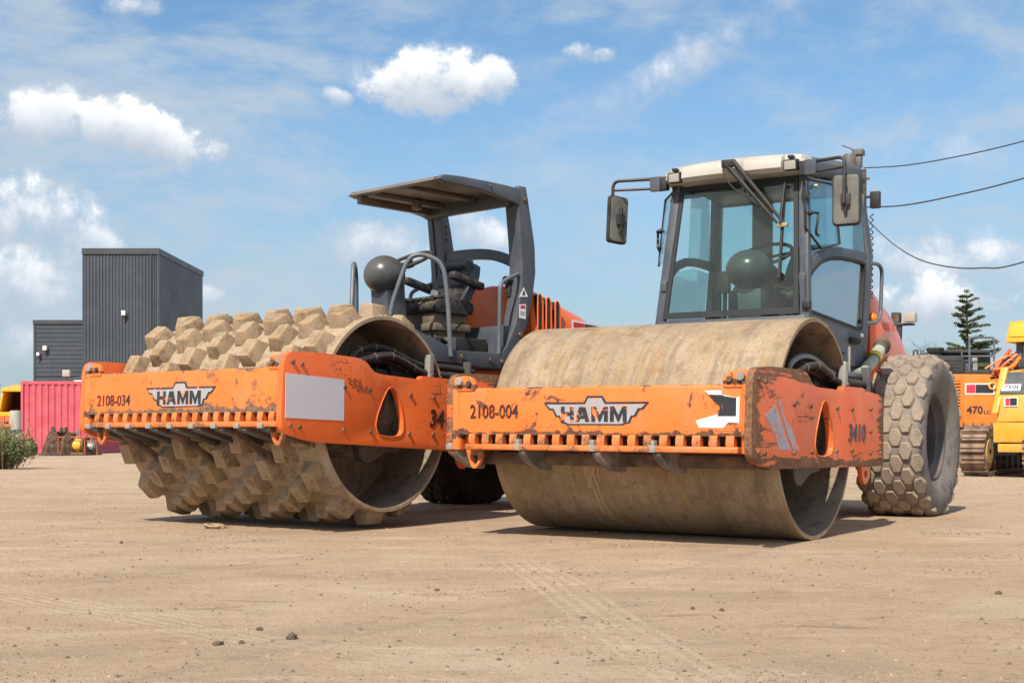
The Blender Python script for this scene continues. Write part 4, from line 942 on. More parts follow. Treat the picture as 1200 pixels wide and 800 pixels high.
    P('headliner', MB().box(-.55, .55, 1.22, 2.2, 2.735, 2.755), 'cab_plastic')
    us = [-1,-.97,-.9,-.72,-.67,-.64,-.60,-.2,-.12,-.04,.10,.18,.26,.62,.66,.70,.74,.92,.97,1]
    def capprof(u):
        dent = .07 if -.10 < u < .16 else .0     # wiper recess
        if abs(u-.03) < .2: dent = .055*max(0, 1-abs(u-.03)/.17)
        lampd = .0
        if -.92 < u < -.70 or .70 < u < .94: lampd = .05
        k = 1-.10*u*u-.45*max(0, (abs(u)-.88)/.12)**2.5
        x = u*.60
        return [(x,1.26,2.735),(x,1.02+dent+lampd+.04*u*u,2.735),(x,.985+dent+lampd+.04*u*u,2.765),(x,.985+dent+lampd+.05*u*u,2.735+.075*k),(x,.997+dent*.9+lampd*.8+.05*u*u,2.735+.11*k),(x,1.03+dent*.7+lampd*.3+.05*u*u,2.735+.138*k),(x,1.08+.05*u*u,2.735+.155*k),(x,1.16+.05*u*u,2.735+.163*k),(x,1.30,2.735+.165*k)]
    uu = [-1+2*i/80 for i in range(81)]
    rc = P('roof_cap', MB().loft([capprof(u) for u in uu]), 'white_cap', smooth=True)
    for u in (-.81, .82):
        l = part('work_lamp', MB().box(-.056, .056, -.02, .05, -.043, .043), 'black_metal', rc, T(u*.60, 1.03, 2.778) @ Matrix.Rotation(R(8), 4, 'X'), bevel=.012)
        part('lamp_bracket', MB().box(-.02, .02, -.02, .04, .05, .075), 'black_metal', rc, T(u*.60, 1.03, 2.778), bevel=.004)
        D_ = part('lamp_lens', MB().box(-.045, .045, -.026, -.018, -.033, .033), 'lamp_glass', rc, T(u*.60, 1.03, 2.778) @ Matrix.Rotation(R(8), 4, 'X'), bevel=.004)
    # wiper: two parallel arms from the roof cap to the blade
    wp = P('wiper', MB().box(-.05, .06, .945, .99, 2.80, 2.86), 'black_metal', bevel=.01)
    e0, e1 = Vector((.395, 1.045, 2.325)), Vector((.445, 1.045, 2.325))
    part('wiper_arm', MB().tube([(-.02,.96,2.835), e0.lerp(Vector((-.02,.96,2.835)), .45), e0], [.02,.017,.009], 8), 'black_metal', wp, smooth=True)
    part('wiper_arm', MB().tube([(.045,.96,2.845), e1.lerp(Vector((.045,.96,2.845)), .45), e1], [.02,.017,.009], 8), 'black_metal', wp, smooth=True)
    part('wiper_blade', MB().box(-.010, .010, -.012, .012, -.42, .34), 'black_rubber', wp, T(.41, 1.075, 2.33) @ Matrix.Rotation(R(-8.5), 4, 'X'))
    part('blade_spine', MB().tube([(.41,1.03,2.33),(.41,1.045,2.42),(.41,1.10,2.62)], .011, 6), 'black_metal', wp)
    part('wiper_joint', MB().box(.38,.465,1.03,1.06,2.31,2.34), 'brass', wp, bevel=.006)
    part('washer_hose', MB().tube(smoothpath([(-.04,.965,2.83),(-.03,.96,2.75),(.03,.97,2.65),(.12,1.0,2.58),(.2,1.01,2.56)]), .006, 6), 'black_rubber', wp, smooth=True)
    # mirrors on their tubular arms
    for s in (1, -1):
        hx = s*.56
        ma = P('mirror_arm', MB().box(min(hx, hx+s*.09), max(hx, hx+s*.09), 1.02, 1.09, 2.69, 2.80), 'black_metal', bevel=.01)
        ox = s*1.01 if s < 0 else .925
        yA = .95 if s < 0 else 1.0
        part('arm_tube', MB().tube(rounded([(hx+s*.08,1.05,2.79),(ox,yA,2.79),(ox,yA-.02,2.44)], .06, 5), .014, 8).tube([(hx+s*.08,1.05,2.71),(ox,yA,2.715)], .011, 8), 'black_metal', ma, smooth=True)
        part('pivot_box', MB().box(min(hx+s*.05, hx+s*.14), max(hx+s*.05, hx+s*.14), 1.0, 1.05, 2.685, 2.80), 'machine_grey', ma, bevel=.006)
        Mm = T(ox-(-.03 if s < 0 else -.0), yA+.04, 2.475) @ Matrix.Rotation(R(6 if s > 0 else 70), 4, 'Z') @ Matrix.Rotation(R(3 if s < 0 else 0), 4, 'Y')
        hw, hh = (.105, .195) if s > 0 else (.10, .195)
        me_ = part('mirror', MB().prism(rpoly([(-hw,-hh),(hw,-hh),(hw,hh),(-hw,hh)], .035, 4), 'y', .0, .035), 'black_rubber', ma, Mm, bevel=.008)
        part('mirror_back', MB().prism(rpoly([(-hw+.012,-hh+.012),(hw-.012,-hh+.012),(hw-.012,hh-.012),(-hw+.012,hh-.012)], .03, 4), 'y', -.012, -.0005), 'mirror_back', ma, Mm, bevel=.006)
        part('mirror_clamp', MB().box(-.035, .035, -.045, -.012, -.05, .04).tube([(0,-.03,-.11),(0,-.03,.10)], .014, 8), 'black_metal', ma, Mm, bevel=.008)
    # grab rail, coiled cable, rear lamp, beacon
    P('grab_rail', MB().tube(rounded([(.72,2.29,2.15),(.74,2.46,2.16),(.74,2.56,2.12),(.74,2.52,1.72),(.74,2.40,1.655),(.71,2.20,1.64)], .06, 5), .017, 10), 'rail_grey', smooth=True)
    coil = []
    for i in range(220):
        t = i/219; a = t*2*math.pi*14; coil.append((.70+.013*math.cos(a), 2.385+.014*math.sin(a), 2.58-t*.72))
    P('coiled_cable', MB().tube(coil, .0045, 5), 'black_rubber', smooth=True)
    P('rear_lamp', MB().box(.70, .78, 2.33, 2.39, 2.62, 2.76).tube([(.62,2.33,2.72),(.72,2.36,2.72)], .014, 6), 'black_metal', bevel=.012)
    b = P('beacon', MB().lathe([(2.95,.05),(2.98,.055),(3.055,.05),(3.065,.001)], 'z', (.58,2.16,0), 18), 'mirror_back', bevel=.006)
    part('antenna_box', MB().box(-.045, .045, -.045, .045, 0, .05).box(-.03, .03, -.03, .03, -.10, 0), 'mirror_back', b, T(.62, 2.27, 3.06), bevel=.008)
    part('antenna', MB().tube([(.60,2.20,3.10),(.52,2.15,3.135)], .004, 5), 'black_metal', b)
    # inside: column, pod, wheel, seat
    con = P('console', MB().loft([[(-.09*k+.03, 1.30+o, z), (.11*k+.03, 1.30+o, z), (.11*k+.03, 1.48+o, z), (-.09*k+.03, 1.48+o, z)] for k, o, z in ((1.25,.06,1.30),(1.0,.02,1.66),(1.05,.0,1.88))]), 'cab_plastic', bevel=.02)
    part('instrument_pod', MB().ball((.02,1.36,2.04), .188, 32, 18, (1,1,.86)), 'ball_plastic', con, smooth=True)
    steering(con, Vector((.06, 1.62, 2.19)), R(30))
    seat(root, T(.30, .02, 0), 1.78)
    part('seat_mount', MB().box(-.22, .22, 1.66, 2.10, 1.30, 1.56), 'black_metal', root, T(.30, .02, 0), bevel=.02)
    P('side_console', MB().box(.46, .60, 1.55, 2.10, 1.30, 1.85), 'cab_plastic', bevel=.03)
    P('monitor', MB().box(-.33, -.22, 1.5, 1.56, 1.88, 2.06).tube([(-.27,1.55,1.9),(-.30,1.6,1.5),(-.32,1.62,1.30)], .02, 8), 'black_metal', bevel=.012)
    P('floor_post', MB().box(-.42,-.30,1.95,2.05,1.30,1.95), 'cab_plastic', bevel=.02)
    # filler pipe beside the wheel
    fp = P('filler_pipe', MB().tube(smoothpath([(.78,1.78,1.20),(.78,1.98,1.245),(.78,2.20,1.33),(.78,2.36,1.42)]), [.035]*7+[.05]*6+[.055]*6, 12), 'filler_pipe', smooth=True)
    part('filler_cap', MB().lathe([(0,.058),(.05,.06),(.055,.072),(.10,.072),(.105,.001)], 'z', n=20), 'seat_base', fp, T(.78, 2.37, 1.42) @ Vector((0,.85,.5)).to_track_quat('Z', 'Y').to_matrix().to_4x4(), bevel=.006)
    part('pipe_band', MB().lathe([(0,.058),(.06,.058)], 'z', n=20), 'yellow_band', fp, T(.78, 2.205, 1.335) @ Vector((0,.87,.49)).to_track_quat('Z', 'Y').to_matrix().to_4x4(), smooth=True)
    P('guide_rod', MB().tube([(.82,1.45,1.16),(.82,1.45,1.40)], .010, 6), 'galvanised')
    # rear work lamps on a post beyond the hood
    lp = P('lamp_post', MB().tube([(.42,4.16,1.4),(.42,4.20,1.78)], .03, 8).box(.34,.56,4.16,4.24,1.77,1.79), 'black_metal')
    part('rear_work_lamp', MB().box(.35,.43,4.15,4.25,1.80,1.90), 'seat_base', lp, bevel=.012)
    part('rear_work_lamp', MB().box(.47,.59,4.13,4.22,1.80,1.89), 'white_cap', lp, bevel=.012)
    P('side_marker', MB().ball((.70,2.42,1.70), .045, 12, 8), 'amber', smooth=True)
cab(sr)

# ------------------------------------------------------------------ the yard behind
def at(px, py, d): return Vector(((px-600)/1500*d, d, .718+(507.17-py)/1500*d))
mat('cladding', plain, col=(.050, .062, .080), rough=.42, var=.04, scale=.3, bmp=0, dust=.06)
mat('cladding_trim', plain, col=(.05, .056, .065), rough=.45, var=.04, scale=.5, bmp=0)
mat('container_red', paint, col=(.50, .072, .105), faded=(.55, .11, .145), chip=.80, cscale=2, dust=.16, rough=.6)
mat('yellow_paint', paint, col=(.78, .40, .02), faded=(.80, .45, .05), chip=.74, cscale=5, dust=.35)
mat('dozer_yellow', paint, col=(.66, .33, .03), faded=(.68, .39, .08), chip=.78, cscale=5, dust=.35)
mat('dozer_idler', paint, col=(.50, .33, .12), faded=(.52, .37, .18), chip=.58, cscale=6, dust=.8)
mat('dozer_roof', paint, col=(.78, .34, .01), faded=(.80, .38, .02), chip=.85, cscale=5, dust=.15)
mat('red_paint', paint, col=(.62, .10, .04), faded=(.66, .16, .06), chip=.72, cscale=4, dust=.4)
mat('track_steel', plain, col=(.24, .155, .105), rough=.75, var=.3, scale=6, dust=.55, dcol=(.36, .26, .18), bmp=.3)
mat('dull_black', plain, col=(.035, .038, .044), rough=.55, dust=.22, dcol=(.2, .17, .14))
mat('bark', plain, col=(.10, .08, .065), rough=.95, var=.3, scale=9, bmp=.4)
mat('concrete', plain, col=(.38, .36, .33), rough=.9)
def leafm(g, b, a=(.05, .085, .02), c=(.12, .16, .05)):
    oi = g('ShaderNodeNewGeometry').outputs['Random Per Island']
    col = g.mix(oi, a, c); col = g.mix(g.rng(g.noise(g.obj(), 2.2, 4), .35, .7, 0, .6), col, tuple(k*.55 for k in a))
    g.set(b, 'Base Color', col); g.set(b, 'Roughness', .75); g.set(b, 'Specular IOR Level', .25)
mat('bush_leaf', leafm, a=(.085, .12, .035), c=(.25, .27, .115))
mat('spruce_leaf', leafm, a=(.035, .06, .022), c=(.115, .13, .045))
mat('dry_stalk', leafm, a=(.36, .19, .12), c=(.50, .34, .19))
mat('clod', soil, dark=(.06, .045, .035), mid=(.11, .085, .062), light=(.17, .13, .095))
def pebblem(g, b):
    r = g('ShaderNodeNewGeometry').outputs['Random Per Island']
    n = g.noise(g.obj(), 90, 4, .6)
    g.set(b, 'Base Color', g.mix(g.rng(n, .3, .7, 0, .4), g.mix(g.rng(r, 0, 1, 0, 1, False), (.09, .066, .048), (.38, .285, .20)), (.20, .15, .10))); g.set(b, 'Roughness', .9)
mat('pebble', pebblem)

def tower():
    d = 110; a = at(97, 291, d); b = at(186, 291, d); H_ = a.z; dep = 15.7
    t = thing('warehouse_tower', 'tall dark grey warehouse tower with upright ribbed cladding, highest block on the left', 'building', ((a.x+b.x)/2, d, 0))
    w = (b.x-a.x)/2
    part('wall', MB().box(-w+.05, w-.05, .12, dep-.05, -.5, H_-.1), 'cladding', t)
    def ribs(n, u0, u1, rib=.42):
        out = []; p = (u1-u0)/n
        for i in range(n):
            x = u0+p*i; out += [(x, 0), (x+p*.55, 0), (x+p*.65, .07), (x+p*.9, .07)]
        return out+[(u1, 0)]
    pr = ribs(20, -w+.1, w-.75)
    vs = [(x, y, z) for z in (-.5, H_-.55) for x, y in pr]; n = len(pr)
    part('ribbed_cladding', MB().add(vs, [(i, i+1, n+i+1, n+i) for i in range(n-1)]), 'cladding', t)
    pr = ribs(3, -w+2*w-.62, w-.18); vs = [(x, y, z) for z in (-.5, H_-.55) for x, y in pr]; n = len(pr)
    part('ribbed_cladding', MB().add(vs, [(i, i+1, n+i+1, n+i) for i in range(n-1)]), 'cladding', t)
    part('corner_trim', MB().box(w-.74, w-.63, -.08, .1, -.5, H_-.5), 'cladding_trim', t)
    part('corner_trim', MB().box(w-.17, w+.03, -.03, .2, -.5, H_-.5), 'cladding', t)
    part('corner_trim', MB().box(-w-.03, -w+.09, -.03, .2, -.5, H_-.5), 'cladding_trim', t)
    pr = ribs(48, .2, dep); vs = [(w-.02-y, x, z) for z in (-.5, H_-.55) for x, y in pr]; n = len(pr)
    part('ribbed_cladding', MB().add(vs, [(i, i+1, n+i+1, n+i) for i in range(n-1)]), 'cladding', t)
    part('roof_trim', MB().box(-w-.06, w+.06, -.10, dep+.05, H_-.5, H_-.0), 'cladding_trim', t)
    l = at(146, 367, d)
    lp = part('wall_lamp', MB().box(-.16, .16, -.42, -.08, -.2, .2), 'white_paint', t, T(l.x-t.location.x, 0, l.z), bevel=.04)
    part('lamp_arm', MB().box(-.04, .06, -.1, .06, -.75, -.15), 'dark_steel', lp)
    a = at(40, 375, 112); b = at(98, 375, 112); d = 112; w = (b.x-a.x)/2+.5; H_ = a.z
    t = thing('warehouse', 'low dark grey warehouse with level cladding beside the tall tower', 'building', (a.x+w, d, 0))
    part('wall', MB().box(-w+.05, w, .15, 14, -.5, H_-.1), 'cladding', t)
    n = 26
    for seg, (z0, z1) in enumerate(((-.5, 5.6), (5.68, H_-.35))):
        k = 12; pr = []
        for i in range(k):
            z = z0+(z1-z0)*i/k; hh = (z1-z0)/k; pr += [(0, z), (0, z+hh*.86), (.05, z+hh*.9), (.05, z+hh*.98)]
        vs = [(x, y, z) for x in (-w+.06, w) for y, z in pr]; m = len(pr)
        part('level_cladding', MB().add(vs, [(i, m+i, m+i+1, i+1) for i in range(m-1)]), 'cladding', t)
    part('corner_trim', MB().box(-w-.05, -w+.12, -.05, .2, -.5, H_-.35), 'cladding_trim', t)
    part('roof_trim', MB().box(-w-.08, w, -.12, 14, H_-.35, H_), 'cladding_trim', t)
    for px, py, s in ((54, 408, .17), (46, 415, .12)):
        l = at(px, py, d); lp = part('wall_lamp', MB().box(-s, s, -.4, -.05, -s*1.1, s*1.1), 'white_paint', t, T(l.x-t.location.x, 0, l.z), bevel=.03)
        part('lamp_arm', MB().box(-.05, .05, -.1, .04, -.7, -.1), 'dark_steel', lp)
tower()

def container():
    d = 44.7; x0, x1, h = -17.16, -14.72, 2.53; L = 6.06
    t = thing('shipping_container', 'faded pinkish red shipping container standing on the dirt before the dark warehouse', 'container', ((x0+x1)/2, d, 0)); w = (x1-x0)/2
    m = 'container_red'
    for sx in (1, -1):
        for y0 in (0, L-.12): part('corner_post', MB().box(min(sx*w, sx*(w-.09)), max(sx*w, sx*(w-.09)), y0, y0+.12, 0, h), m, t, bevel=.012)
        part('bottom_rail', MB().box(min(sx*w, sx*(w-.06)), max(sx*w, sx*(w-.06)), .121, L-.121, 0, .15), m, t)
        part('top_rail', MB().box(min(sx*w, sx*(w-.06)), max(sx*w, sx*(w-.06)), .121, L-.121, h-.1, h), m, t)
        pr = []; n = 24; p = (L-.24)/n
        for i in range(n): y = .12+i*p; pr += [(y, 0), (y+p*.32, 0), (y+p*.5, .04), (y+p*.82, .04)]
        pr.append((L-.12, 0)); vs = [(sx*(w-.02-q), y, z) for z in (.15, h-.1) for y, q in pr]; k = len(pr)
        part('corrugated_wall', MB().add(vs, [(i, i+1, k+i+1, k+i) for i in range(k-1)]), m, t)
    for y0 in (.0, L-.08):
        part('end_rail', MB().box(-w+.09, w-.09, y0, y0+.08, 0, .14), m, t); part('end_rail', MB().box(-w+.09, w-.09, y0, y0+.08, h-.11, h), m, t)
        pr = []; n = 10; p = (2*w-.18)/n
        for i in range(n): x = -w+.09+i*p; pr += [(x, .055), (x+p*.12, .055), (x+p*.3, .015), (x+p*.78, .015), (x+p*.92, .055)]
        pr.append((w-.09, .055)); vs = [(x, y0+y, z) for z in (.14, h-.11) for x, y in pr]; k = len(pr)
        part('corrugated_wall', MB().add(vs, [(i, i+1, k+i+1, k+i) for i in range(k-1)]), m, t)
    part('roof', MB().box(-w+.02, w-.02, .02, L-.02, h-.05, h-.02), m, t)
    for sx in (1, -1):
        for z in (0, h-.115): part('corner_casting', MB().box(min(sx*(w+.005), sx*(w-.12)), max(sx*(w+.005), sx*(w-.12)), -.006, .14, z-.004, z+.121), m, t, bevel=.015)
    # flood lamp and pipes lying on the container roof
    a = at(78, 434, d+1)
    t2 = thing('flood_lamp', 'small white flood lamp standing on the red container roof', 'lamp', (a.x, d+1, h-.02))
    part('lamp_head', MB().box(-.13, .13, -.08, .08, .22, .46), 'white_cap', t2, bevel=.02); part('stand', MB().tube([(0,0,0),(0,0,.25)], .025, 8), 'dark_steel', t2)
    t3 = thing('pipe_bundle', 'bundle of dark pipes lying on the red container roof', 'pipes', (a.x+.75, d+1, h-.02))
    for k in range(4): part('pipe', MB().tube([(-.45, -.1+.09*k, .05+.10*(k % 2)), (.75, -.05+.09*k, .06+.13*(k % 2))], .045, 8), 'dull_black' if k else 'galvanised', t3, smooth=True)
container()

def bucket(name, label, loc, rz, s, lean):
    t = thing(name, label, 'excavator bucket', loc, rz, 'rusty excavator buckets before the container')
    prof = [(.0,.0),(.42,.0),(.60,.12),(.66,.36),(.60,.62),(.46,.86),(.36,.92)]
    prof = [tuple(p) for p in smoothpath([(a, b, 0) for a, b in prof], 4)]
    prof = [(p[0]*s, p[1]*s) for p in prof]
    M = Matrix.Rotation(R(lean), 4, 'Y') if lean else Matrix()
    inn = [(p[0]*.93+.0, p[1]*.96+.03*s) for p in prof]
    part('shell', MB().prism(prof+inn[::-1], 'y', -.42*s, .42*s), 'rusty_steel', t, M)
    side = [(p[0], p[1]) for p in prof]+[(.26*s, .80*s), (.10*s, .35*s)]
    for y in (-.43*s, .43*s):
        part('cheek_plate', MB().prism(side, 'y', y-.02, y+.02), 'rusty_steel', t, M, bevel=.006)
        part('pin_ear', MB().prism(rpoly([(.30*s,.86*s),(.52*s,.80*s),(.46*s,1.08*s),(.36*s,1.1*s)], .05, 3), 'y', y*.4-.03, y*.4+.03), 'rusty_steel', t, M, bevel=.006)
    for k in range(4):
        y = (-.36+.24*k)*s; part('tooth', MB().hexa([(-.16*s,y-.03,.0),(.02,y-.05,-.02),(.02,y+.05,-.02),(-.16*s,y+.03,.0),(-.16*s,y-.03,.015),(.02,y-.05,.06),(.02,y+.05,.06),(-.16*s,y+.03,.015)]), 'dark_steel', t, M)
g = lambda px, d: (px-600)/1500*d
bucket('digging_bucket', 'rusty bucket left of the pair, its mouth turned to the left', (g(49, 42), 42, 0), R(25), .86, 0)
bucket('digging_bucket', 'rusty bucket right of the pair, nearer the yellow pump', (g(63, 41.5), 41.5, 0), R(48), .84, 0)
bucket('digging_bucket', 'brown bucket half hidden behind the green bush', (g(27, 40), 40, 0), R(-10), .55, 0)

def pump(px, d, label, s, cols):
    t = thing('pump', label, 'pump', (g(px, d), d, 0))
    part('skid', MB().box(-.5*s, .5*s, -.3*s, .3*s, 0, .1*s), 'rusty_steel', t, bevel=.01)
    part('body', MB().lathe([(-.28,.16),(-.26,.2),(0,.25),(.26,.2),(.28,.16)], 'x', (0,0,.34), 16).xf(Matrix.Scale(s, 4)), cols[0], t, bevel=.01)
    for x in (-.34, .34): part('flange', MB().lathe([(-.03,.001),(-.03,.27),(.03,.27),(.03,.001)], 'x', (x,0,.34), 16).xf(Matrix.Scale(s, 4)), cols[1], t)
    part('valve', MB().lathe([(.5,.09),(.72,.09),(.72,.16),(.78,.16),(.78,.001)], 'z', (0,0,0), 14).xf(Matrix.Scale(s, 4)), 'rusty_steel', t)
    part('outlet', MB().tube([(.1*s,0,.5*s),(.15*s,-.1*s,.86*s)], .05*s, 8), 'galvanised', t, smooth=True)
    part('frame', MB().tube([(-.45*s,-.28*s,.1*s),(-.45*s,-.28*s,.62*s),(.45*s,-.28*s,.62*s),(.45*s,-.28*s,.1*s)], .02*s, 6), 'red_paint', t)
pump(87, 41.8, 'yellow and rusty pump on a skid beside the two buckets', .95, ('yellow_paint', 'rusty_steel'))
pump(104, 42.5, 'grey pump on a rusty skid under the left roller beam end', .75, ('galvanised', 'dark_steel'))

def dump_truck():
    d = 62; c = at(24, 500, d)
    t = thing('dump_truck', 'yellow dump truck with a raised steep-sided body behind the red container', 'dump truck', (c.x, d, 0), R(12))
    k = 62/1500
    bd = MB().loft([[(-.95,-.2,1.5),(.85,-.2,1.5),(.85,3.5,1.9),(-.95,3.5,1.9)], [(-1.02,-.25,1.6),(.95,-.25,1.6),(.95,3.6,2.0),(-1.02,3.6,2.0)]])
    b = part('body_floor', bd, 'yellow_paint', t, bevel=.02)
    for sx in (-1, 1):
        part('body_side', MB().hexa([(sx*.95,-.2,1.55),(sx*1.01,-.2,1.55),(sx*1.01,3.5,1.95),(sx*.95,3.5,1.95),(sx*.78,.1,2.75),(sx*.86,.1,2.75),(sx*.86,3.4,3.1),(sx*.78,3.4,3.1)]), 'yellow_paint', t, bevel=.02)
    part('headboard', MB().hexa([(-.95,3.3,1.9),(.95,3.3,1.9),(.95,3.5,1.9),(-.95,3.5,1.9),(-.86,3.0,3.1),(.86,3.0,3.1),(.86,3.2,3.1),(-.86,3.2,3.1)]), 'rusty_steel', t)
    part('canopy_lip', MB().hexa([(-.9,.0,2.72),(.9,.0,2.72),(.9,3.2,3.02),(-.9,3.2,3.02),(-.9,.0,2.86),(.9,.0,2.86),(.9,3.2,3.16),(-.9,3.2,3.16)]), 'yellow_paint', t, bevel=.03)
    part('chassis', MB().box(-.5,.5,-.1,5.5,.8,1.3), 'yellow_paint', t, bevel=.02)
    part('cab', MB().box(-.9,.9,4.2,5.8,1.2,2.9), 'yellow_paint', t, bevel=.08)
    for sx in (-1, 1):
        for y in (.9, 4.8):
            w = part('wheel', MB().lathe([(-.2,.3),(-.22,.62),(-.15,.70),(.15,.70),(.22,.62),(.2,.3),(.1,.28),(.1,.001)], 'x', (sx*.95,y,.70), 28), 'tyre_dark', t, smooth=True)
    d = 55; c = at(10, 500, d)
    t = thing('stake_trailer', 'red flat trailer with stakes standing behind the green bush', 'trailer', (c.x, d, 0))
    part('deck', MB().box(-1.6,.75,0,1.9,.95,1.12), 'red_paint', t, bevel=.02); part('rail', MB().box(-1.6,.75,-.02,.05,1.45,1.62), 'yellow_paint', t, bevel=.015); part('side_board', MB().box(-1.6,.75,.0,.04,1.2,1.42), 'red_paint', t)
    for i in range(6): part('stake', MB().box(-1.5+.42*i,-1.43+.42*i,-.03,.03,.3,1.45), 'red_paint', t)
    for x in (-1.0, .3): part('wheel', MB().lathe([(-.1,.2),(-.12,.42),(.12,.42),(.1,.2),(.05,.001)], 'y', (x,.1,.43), 20), 'tyre_dark', t, smooth=True)
    d = 39; c = at(18, 500, d)
    t = thing('marker_post', 'pale blue and white post standing between bush and red container', 'post', (c.x, d, 0))
    part('post', MB().lathe([(0,.17),(1.38,.17),(1.4,.12),(1.4,.001)], 'z', n=14), 'white_cap', t, smooth=True); part('collar', MB().lathe([(.72,.175),(.72,.20),(.82,.20),(.82,.175)], 'z', n=14), 'rail_grey', t)
dump_truck()

def leaves(mb, c, rad, n, size, rnd, sc=(1, 1, 1)):
    for _ in range(n):
        a = rnd.gauss(0, 1), rnd.gauss(0, 1), rnd.gauss(0, 1); L = math.sqrt(sum(k*k for k in a)) or 1; r = rad*rnd.random()**.45
        p = Vector((c[0]+a[0]/L*r*sc[0], c[1]+a[1]/L*r*sc[1], c[2]+a[2]/L*r*sc[2]))
        u = Vector((rnd.gauss(0,1), rnd.gauss(0,1), rnd.gauss(0,1))).normalized(); v = u.orthogonal().normalized(); s = size*rnd.uniform(.6, 1.3)
        mb.add([p-u*s, p+v*s*.42, p+u*s, p-v*s*.42], [(0,1,2,3)])
def bush():
    rnd = random.Random(11); d = 26; x = g(4, d)
    t = thing('bush', 'green leafy bush with reddish dry stalks at the left edge of the yard', 'bush', (x, d, 0))
    mb = MB(); st = MB(); dry = MB()
    for i in range(90):
        a = rnd.uniform(0, 6.28); r = rnd.random()**.6*.66; h = (1.06-(r/.75)**2*.6)*rnd.uniform(.55, 1.0)
        tip = (r*math.cos(a)*1.1-.12, r*math.sin(a), h*.95)
        st.tube([(tip[0]*.25, tip[1]*.25, 0), (tip[0]*.7, tip[1]*.7, h*.5), tip], [.008, .006, .003], 4)
        for q in (.35, .55, .75, .95): leaves(mb, (tip[0]*q*1.02, tip[1]*q*1.02, tip[2]*q), .14, 18, .034, rnd)
    for i in range(26):
        a = rnd.uniform(0, 6.28); r = rnd.uniform(.2, .8); h = rnd.uniform(.65, 1.0) ; x = r*math.cos(a)*.9+.18
        dry.tube([(x*.5, r*math.sin(a)*.5, 0), (x, r*math.sin(a), h)], .003, 3); leaves(dry, (x, r*math.sin(a), h*.92), .10, 12, .017, rnd, (.6, .6, 1.2))
    part('stem', st, 'bark', t); part('foliage', mb, 'bush_leaf', t); part('dry_stalks', dry, 'dry_stalk', t)
bush()
def spruce():
    rnd = random.Random(4); d = 75; c = at(1133, 500, d); H_ = 9.15
    t = thing('spruce_tree', 'thin ragged spruce tree with bare gaps between its branches, behind the orange excavator', 'tree', (c.x, d, 0))
    part('trunk', MB().tube([(0,0,0),(.02,0,4),(.0,0,7.5),(.0,0,H_)], [.2,.13,.06,.015], 7), 'bark', t, smooth=True)
    limb = MB(); mb = MB()
    z = 2.6
    while z < H_-.15:
        f = (H_-z)/(H_-2.6); nb = 6 if z < 5 else 5
        for k in range(nb):
            if rnd.random() < (.10 if z < 5 else .22): continue
            a = rnd.uniform(0, 6.28); L = (.28+2.0*f**.8)*rnd.uniform(.55, 1.2)
            dx, dy = math.cos(a), math.sin(a); up = rnd.uniform(-.12, .25)
            pts = [Vector((dx*L*q, dy*L*q, z+L*up*q+.16*L*q*q)) for q in (0, .35, .7, 1)]
            limb.tube(pts, [.035*f+.012, .025*f+.008, .012, .006], 4)
            m = int(4+L*7)
            for j in range(m):
                q = .22+.78*j/m; p = pts[0].lerp(pts[3], q); leaves(mb, (p.x, p.y, p.z-.02), .15+.04*f, 12, .085, rnd, (1.15, 1.15, .5))
        z += rnd.uniform(.20, .42)
    for k in range(40):
        leaves(mb, (rnd.uniform(-1.6, .2), rnd.uniform(-.8, .8), rnd.uniform(2.6, 4.6)), .22, 14, .09, rnd, (1.2, 1, .5))
    leaves(mb, (0, 0, H_-.12), .2, 60, .07, rnd, (1, 1, .7))
    part('limbs', limb, 'bark', t); part('crown', mb, 'spruce_leaf', t)
    rnd = random.Random(8); d = 60; c = at(1080, 500, d)
    t = thing('bare_tree', 'bare leafless young tree between the rear lamps and the spruce', 'tree', (c.x, d, 0))
    mb = MB()
    def grow(p, dr, L, r, n):
        q = p+dr*L; mb.tube([p, p.lerp(q, .5)+Vector((rnd.gauss(0,.04)*L,0,0)), q], [r, r*.8, r*.6], 4)
        if n == 0: return
        for k in range(3): grow(p.lerp(q, rnd.uniform(.55, 1)), (dr+Vector((rnd.gauss(0,.42), rnd.gauss(0,.42), rnd.uniform(-.05,.25)))).normalized(), L*rnd.uniform(.55,.8), r*.55, n-1)
    grow(Vector((0,0,0)), Vector((0,0,1)), 2.6, .05, 0)
    for k in range(5): grow(Vector((0,0,2.4)), Vector((rnd.gauss(0,.4), rnd.gauss(0,.4), 1)).normalized(), 1.4, .028, 3)
    part('branches', mb, 'bark', t)
    rnd = random.Random(12); d = 70; c = at(-4, 500, d)
    t = thing('broadleaf_tree', 'dark green tree at the left edge behind the yellow dump truck', 'tree', (c.x, d, 0))
    part('trunk', MB().tube([(0,0,0),(0,0,1.8)], [.15,.1], 7), 'bark', t, smooth=True); mb = MB()
    for k in range(34): leaves(mb, (rnd.gauss(0,.5), rnd.gauss(0,.5), rnd.uniform(1.0,3.2)), .35, 45, .1, rnd)
    part('crown', mb, 'bush_leaf', t)
spruce()

